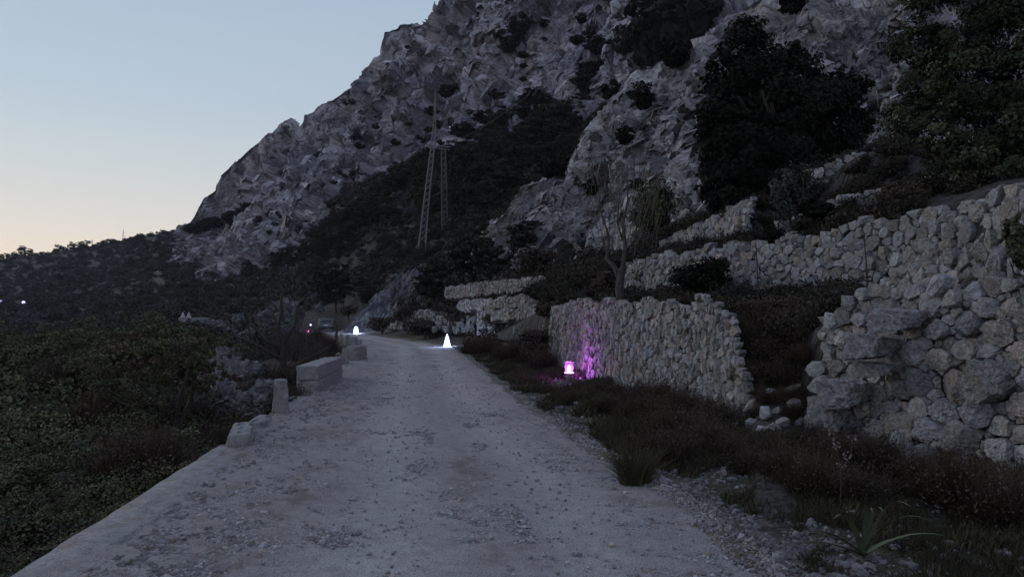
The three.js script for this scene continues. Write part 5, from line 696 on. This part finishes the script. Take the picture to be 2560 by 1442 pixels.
// ---------------------------------------------------------------- loose gravel
{
  const r = rng(404), variants = [0, 1, 2].map(() => { const g = boulder(r, [1, 0.62, 0.8], 1, 0, 0.1); g.deleteAttribute('color'); return g; });
  const scatter = (name, label, N, pick) => {
    const sets = variants.map((g) => { const im = new THREE.InstancedMesh(g, M.gravel, Math.ceil(N / 3)); im.castShadow = im.receiveShadow = true; return im; }), mt = new THREE.Matrix4(), qt = new THREE.Quaternion();
    const c = [0, 0, 0]; let n = 0; while (n < N - 3) { const q = pick(); if (!q) continue; const k = n % 3; sets[k].setMatrixAt(c[k], mt.compose(q.p, qt.setFromAxisAngle(V(r() - 0.5, 2, r() - 0.5).normalize(), r() * 6.28), V(q.s * lerp(0.8, 1.3, r()), q.s, q.s))); const b = lerp(0.55, 1.45, r() * r()) * (q.b ?? 1), w = r() < 0.15; sets[k].setColorAt(c[k], lin(b * (w ? 1.08 : 1), b * (w ? 0.96 : 1), b * (w ? 0.85 : 1.02))); c[k]++; n++; }
    sets.forEach((im, k) => { im.count = c[k]; im.name = numbered(name); im.userData = { kind: 'stuff', label }; scene.add(im); });
  };
  const dist = (a, b, e) => { const u = r(); return (a ** e + u * (b ** e - a ** e)) ** (1 / e); };
  scatter('road_gravel', 'loose gravel strewn over the road', 60000, () => { const d = dist(3.2, 45, -0.35), [l, e] = edges(d), a = r(), x = lerp(l + 0.25, e + 0.25, a), track = Math.exp(-(((a - 0.44) / 0.09) ** 2)) + Math.exp(-(((a - 0.76) / 0.08) ** 2)), m = fbm(x * 1.1, 3, d * 0.7, 4) * 1.4 + 0.05 - 0.6 * track + 0.35 * Math.exp(-(((a - 0.14) / 0.1) ** 2)); if (r() > clamp(m * 2, 0.025, 1)) return null; const s = lerp(0.004, 0.02, r() ** 2.6) * (r() < 0.02 ? 1.8 : 1); return { p: V(x, roadY(x, d) + 0.008 + s * 0.25, -d), s }; });
  scatter('edge_gravel', 'pale gravel heaped along the right edge of the road', 30000, () => { const d = dist(3.2, 45, -0.3), [, e] = edges(d), o = (r() + r() + r() - 1.5) * 0.55 + 0.12 + (d < 6 ? 0.25 * r() : 0), x = e + o; if (r() > clamp(0.55 + fbm(x * 1.5, 6, d, 3) * 1.4, 0.1, 1)) return null; const s = lerp(0.005, 0.021, r() ** 2) * (r() < 0.03 ? 1.6 : 1); return { p: V(x, (o < 0.3 ? Math.max(vergeY(x, d), roadY(x, d)) : vergeY(x, d)) + s * 0.3, -d), s, b: o > 0.3 ? 0.45 : 0.8 }; });
  scatter('edge_rubble', 'coarse dark rubble along the left edge of the road', 5200, () => { const d = dist(3.4, 20, -0.3), [l] = edges(d), o = 0.34 + Math.abs(r() + r() + r() - 1.5) * 0.75, x = l + o; if (r() > clamp(0.35 + fbm(x * 0.8, 16, d * 0.5, 3) * 2, 0.03, 1)) return null; const s = lerp(0.008, 0.038, r() ** 2.2); return { p: V(x, roadY(x, d) + s * 0.35, -d), s, b: 0.7 }; });
  scatter('verge_stones', 'scattered small pale stones in the weeds beside the road', 4200, () => { const d = dist(3.4, 22, -0.3), [, e] = edges(d), [w] = foot(d), a = r() ** 1.3, x = lerp(e + 0.3, w, a), s = lerp(0.01, 0.042, r() ** 3); return { p: V(x, vergeY(x, d) + s * 0.3, -d), s, b: 0.6 }; });
}

// ---------------------------------------------------------------- pylon and wires
{
  const d = 112, k = d / F, X = 1085, Y = 655, P = at(X, Y, d), t = thing('lattice_pylon', 'tall thin steel lattice pylon standing on the slope below the mountain', 'pylon', P), Q = (x, y, z) => V((x - X) * k, (Y - y) * k, z);
  const mast = (name, base, top, mat, w0, w1, mid) => {                     // four chords with cross braces
    const chord = [[-1, 1], [1, 1], [1, -1], [-1, -1]], c = (i, q) => { const w = lerp(w0, w1, q), a = base.clone().lerp(top, q); return V(a.x + chord[i][0] * w, a.y, a.z + chord[i][1] * w); };
    for (let i = 0; i < 4; i++) { const m = new MB(); m.tube([c(i, 0).add(V(0, i === 1 ? -3.6 : -0.6, 0)), c(i, 0.5), c(i, 1)], 0.085, 0.06, 6); mesh('leg', m.geo(), mat, t); }
    const b = new MB(), n = 15; for (let j = 0; j < n; j++) for (let i = 0; i < 4; i++) { const e = (i + 1) % 4; b.tube([c(i, j / n), c(e, (j + 1) / n)], 0.03, 0.03, 4); b.tube([c(e, j / n), c(i, (j + 1) / n)], 0.03, 0.03, 4); } mesh('bracing', b.geo(), mat, t);
  };
  mast('left', Q(1054, 605, 0), Q(1081, 362, 0), M.steel, 0.42, 0.26); mast('right', Q(1111, 595, -1.5), Q(1105, 365, -1.5), M.rust, 0.44, 0.3);
  { const m = new MB(); const a = Q(1081, 362, 0), top = Q(1087, 226, 0); for (const [x, z] of [[-0.25, 0.25], [0.25, 0.25], [0.25, -0.25], [-0.25, -0.25]]) m.tube([a.clone().add(V(x, 0, z)), Q(1086, 285, 0).add(V(x * 0.5, 0, z * 0.5)), top.clone().add(V(x * 0.1, 0, z * 0.1))], 0.06, 0.03, 5); for (let j = 0; j < 7; j++) { const q = j / 7, y = lerp(a.y, top.y, q), w = 0.25 * (1 - q * 0.8), x = lerp(a.x, top.x, q); m.tube([V(x - w, y, w), V(x + w, y + 0.9, w)], 0.025, 0.025, 4); m.tube([V(x + w, y, w), V(x - w, y + 0.9, w)], 0.025, 0.025, 4); } mesh('mast_peak', m.geo(), M.steel, t); }
  { const m = new MB(); m.tube([Q(1068, 360, 0.3), Q(1122, 360, -1.4)], 0.07, 0.07, 5); m.tube([Q(1068, 365, -0.2), Q(1122, 366, -1.7)], 0.07, 0.07, 5); for (let i = 0; i < 6; i++) m.tube([Q(lerp(1068, 1122, i / 6), 360, lerp(0.3, -1.4, i / 6)), Q(lerp(1068, 1122, (i + 1) / 6), 366, lerp(-0.2, -1.7, (i + 1) / 6))], 0.03, 0.03, 4); mesh('crossarm', m.geo(), M.steel, t); }
  { const m = new MB(); m.tube([Q(1056, 470, -0.2), Q(1110, 440, -1.5)], 0.03, 0.03, 4); m.tube([Q(1054, 500, -0.2), Q(1110, 470, -1.5)], 0.03, 0.03, 4); mesh('tie_rod', m.geo(), M.rust, t); }
  const wire = (a, b, sag, label) => { const m = new MB(), pts = []; for (let i = 0; i <= 40; i++) { const q = i / 40, v = a.clone().lerp(b, q); v.y -= sag * 4 * q * (1 - q); pts.push(v.sub(a)); } m.tube(pts, 0.018, 0.018, 4); const o = mesh('power_line', m.geo(), M.wire, scene); o.position.copy(a); tag(o, label, 'power line'); };
  wire(at(1082, 345, d), at(600, 640, 300), 4, 'upper power line running down to the left from the pylon'); wire(at(1078, 362, d), at(640, 630, 290), 5, 'lower power line running down to the left from the pylon'); wire(at(1088, 300, d), at(1300, 215, 75), 0.6, 'power line running up to the right from the pylon peak'); wire(at(1112, 362, d), at(1330, 230, 75), 0.6, 'power line running up to the right from the crossarm');
  { const m = mesh('marker_board', new THREE.BoxGeometry(1.5, 0.42, 0.08), M.white, scene); m.position.copy(onMountain(1133, 330)).add(V(0, 0.8, 3)); m.rotation.z = 0.62; m.scale.setScalar(1.25); tag(m, 'small white board leaning on the rocks right of the pylon', 'board'); }
  // far masts on the left skyline
  for (const [px, py, h, dd, label] of [[136, 640, 36, 555, 'distant mast on the left skyline, leftmost one'], [229, 608, 14, 530, 'shortest distant mast on the left skyline, between the two taller masts'], [307, 590, 22, 500, 'distant mast on the left skyline, rightmost one']]) { const m = new MB(), kk = dd / F, H = h * kk, w = H * 0.12; for (const s of [-1, 1]) { m.tube([V(s * w, -2, 0), V(s * w * 0.35, H * 0.55, 0), V(0, H, 0)], 0.12, 0.06, 4); } m.tube([V(-w * 1.6, H * 0.6, 0), V(w * 1.6, H * 0.6, 0)], 0.07, 0.07, 4); for (let i = 0; i < 4; i++) m.tube([V(-w * (1 - i * 0.17), H * i * 0.14, 0), V(w * (1 - (i + 1) * 0.17), H * (i + 1) * 0.14, 0)], 0.05, 0.05, 4); const o = mesh('distant_mast', m.geo(), M.rust, scene); o.position.copy(at(px, py + 3, dd)); tag(o, label, 'pylon'); }
}

// ---------------------------------------------------------------- lamps
function glow(c, e) { return std({ name: 'glowing_shade', color: lin(0.8, 0.8, 0.85), emissive: lin(...c), emissiveIntensity: e, roughness: 0.6 }); }
function point(parent, y, c, cd, rad = 3) { const l = new THREE.PointLight(lin(...c), cd); l.position.set(0, y, 0); l.castShadow = true; l.shadow.radius = rad; l.shadow.mapSize.set(512, 512); parent.add(l); }
function lathe(pts, n = 28) { return new THREE.LatheGeometry(pts.map(([x, y]) => new THREE.Vector2(x, y)), n); }
function coneLamp(px, py, d, h, w, round, label, c = [0.72, 0.8, 1.0], e = 3.2, cd = 9) {
  const P = at(px, py, d), t = thing('cone_lamp', label, 'lamp', P), R = w / 2, cut = Math.min(0.44, h * 0.62), prof = (q) => R * (round ? Math.sqrt(Math.max(0, 1 - (q * 0.98) ** 3.2)) : (1 - q) ** 0.78 * 0.96 + 0.02), sec = (a, b) => { const o = []; for (let i = 0; i <= 10; i++) { const y = lerp(a, b, i / 10); o.push([prof(y / h), y]); } return o; };
  const low = sec(0.03, cut), hi = sec(cut, h); hi.push([0.0001, h + 0.002]); low.unshift([0.0001, 0.028]);
  mesh('lamp_shade', lathe(low), glow(c, e), t); mesh('lamp_tip', lathe(hi), glow(c, e), t); mesh('lamp_foot', lathe([[0.0001, -0.03], [R * 1.02, -0.03], [R * 1.02, 0.022], [0.0001, 0.022]]), M.white, t);
  if (cd) point(t, 0.16, c, cd, 5); return t;
}
coneLamp(1117.5, 868, 43, 0.74, 0.43, false, 'pointed glowing white cone lamp at the right edge of the road', [0.45, 0.6, 1.0], 3.4, 12);
coneLamp(889.5, 835, 80, 0.78, 0.5, true, 'rounded glowing white lamp at the roadside by the rock slab', [0.42, 0.57, 1.0], 3.4, 34);
function orb(px, py, d, R, c, e, cd, label) { const P = d ? at(px, py, d) : (() => { const q = onLand(px, py + 2, 150, 560) ?? at(px, py, 300); return at(px, py, -q.z - 30); })(), t = thing('garden_lamp', label, 'lamp', P); mesh('lamp_globe', new THREE.SphereGeometry(R, 20, 14), glow(c, e), t); const m = new MB(); m.tube([V(0, -R - 0.5, 0), V(0, -R * 0.9, 0)], 0.03, 0.03, 6); mesh('lamp_post', m.geo(), M.rust, t); if (cd) point(t, 0, c, cd, 4); }
orb(749, 798, 100, 0.17, [0.8, 0.72, 1.0], 3.2, 1.5, 'small white globe lamp among the bushes left of the car');
orb(769, 828, 96, 0.16, [0.9, 0.12, 0.62], 1.6, 0.5, 'small magenta lamp low among the bushes left of the car');
orb(776, 812, 98, 0.12, [0.45, 0.55, 1.0], 2.2, 1, 'small bluish lamp between the magenta lamp and the car');
orb(801, 813, 97, 0.2, [0.9, 0.92, 0.9], 1.0, 3, 'pale lamp at the left side of the parked car');
orb(57, 756, 0, 0.6, [0.5, 0.45, 1.0], 2.4, 0, 'far violet lamp alone on the dark hillside at left');
orb(1, 753, 0, 0.5, [0.4, 0.3, 0.9], 0.8, 0, 'faint violet lamp at the very left edge of the photo');
for (const [px, label] of [[456, 'unlit white cone on the parapet far left, left one of the pair'], [471, 'unlit white cone on the parapet far left, right one of the pair']]) { const P = at(px, 795, 100), m = mesh('white_cone', lathe([[0.0001, 0], [0.36, 0], [0.33, 0.06], [0.05, 0.78], [0.0001, 0.8]], 20), M.chalk, scene); m.position.copy(P); tag(m, label, 'cone'); }
{ const a = at(448, 806, 100), t = thing('parapet_wall', 'low parapet wall carrying two white cones far left', 'wall', a), r = rng(9); for (let i = 0; i < 3; i++) { const m = mesh('stone_block', rblock(1.25, 0.62, 0.6, 0, 0, r, 0.04), M.block, t); m.position.set(0.55 + i * 1.27, -0.02, 0); } for (let i = 0; i < 2; i++) { const m = mesh('stone_block', rblock(1.7, 0.8, 0.7, 0, 0, r, 0.05), M.block, t); m.position.set(0.8 + i * 1.75, -0.85, 0.06); } }
{ // the lantern
  const d = 17.6, P = at(1423, 933, d), t = thing('glass_lantern', 'clear glass lantern glowing purple on the ground before the low wall', 'lantern', P), c = [0.72, 0.14, 1.0];
  mesh('lantern_base', lathe([[0.0001, 0], [0.108, 0], [0.108, 0.018], [0.0001, 0.018]]), glow([0.9, 0.4, 1.0], 1.1), t);
  mesh('lantern_foot', lathe([[0.0001, -0.16], [0.05, -0.16], [0.05, -0.004], [0.0001, -0.004]]), M.rust, t);
  mesh('glass', lathe([[0.092, 0.02], [0.092, 0.25]]), new THREE.MeshPhysicalMaterial({ name: 'clear_glass', color: lin(0.92, 0.9, 1), transmission: 1, thickness: 0, roughness: 0.2, ior: 1.5, side: THREE.DoubleSide }), t);
  mesh('glass_rim', new THREE.TorusGeometry(0.092, 0.006, 8, 28).rotateX(Math.PI / 2).translate(0, 0.25, 0), std({ name: 'rim', color: lin(0.55, 0.5, 0.6), roughness: 0.3 }), t);
  mesh('candle', lathe([[0.0001, 0.02], [0.034, 0.02], [0.036, 0.12], [0.025, 0.17], [0.0001, 0.19]]), glow([1.0, 0.6, 1.0], 2.2), t);
  point(t, 0.1, c, 2.4, 2);
}

// ---------------------------------------------------------------- the car
{
  const d = 97, P = at(816, 828.5, d); P.y = 0.02; const t = thing('parked_car', 'dark hatchback parked on the road beyond the bend, seen from behind', 'car', P, Math.PI + 0.2);
  const body = std({ name: 'car_paint', color: lin(0.09, 0.095, 0.115), roughness: 0.3, metalness: 0.4 }), glass = std({ name: 'car_glass', color: lin(0.02, 0.022, 0.026), roughness: 0.08 }), tyre = std({ name: 'tyre', color: lin(0.015, 0.015, 0.016) });
  const s = new THREE.Shape(); s.moveTo(-2.0, 0.3); s.lineTo(2.0, 0.3); s.quadraticCurveTo(2.12, 0.6, 1.95, 0.78); s.lineTo(1.0, 0.95); s.lineTo(0.35, 1.42); s.quadraticCurveTo(-0.6, 1.55, -1.55, 1.4); s.lineTo(-1.95, 0.9); s.quadraticCurveTo(-2.06, 0.6, -2.0, 0.3);
  const g = new THREE.ExtrudeGeometry(s, { depth: 1.56, bevelEnabled: true, bevelThickness: 0.1, bevelSize: 0.07, bevelSegments: 3 }).translate(0, 0, -0.78).rotateY(-Math.PI / 2);
  mesh('body', g, body, t);
  const box = (n, w, h, l, x, y, z, m, rx = 0) => { const q = mesh(n, new THREE.BoxGeometry(w, h, l), m, t); q.position.set(x, y, z); q.rotation.x = rx; };
  box('rear_window', 1.22, 0.42, 0.03, 0, 1.17, -1.815, glass, 0.66); box('windscreen', 1.3, 0.7, 0.03, 0, 1.22, 0.8, glass, -0.95); for (const x of [-0.885, 0.885]) { box('side_window', 0.03, 0.34, 1.5, x, 1.17, -0.55, glass); }
  for (const x of [-0.66, 0.66]) box('tail_light', 0.2, 0.24, 0.08, x, 0.86, -2.0, std({ name: 'tail_light_lens', color: lin(0.25, 0.01, 0.012), roughness: 0.2 })); box('number_plate', 0.5, 0.11, 0.02, 0, 0.72, -2.11, M.white); box('bumper', 1.5, 0.16, 0.12, 0, 0.42, -2.08, tyre);
  for (const x of [-0.76, 0.76]) for (const z of [-1.28, 1.28]) { const w = mesh('wheel', new THREE.TorusGeometry(0.22, 0.1, 10, 24).rotateY(Math.PI / 2), tyre, t); w.position.set(x, 0.31, z); const rim = mesh('rim', new THREE.CylinderGeometry(0.17, 0.17, 0.16, 18).rotateZ(Math.PI / 2), M.steel, w); void rim; }
}

renderer.render(scene, camera);
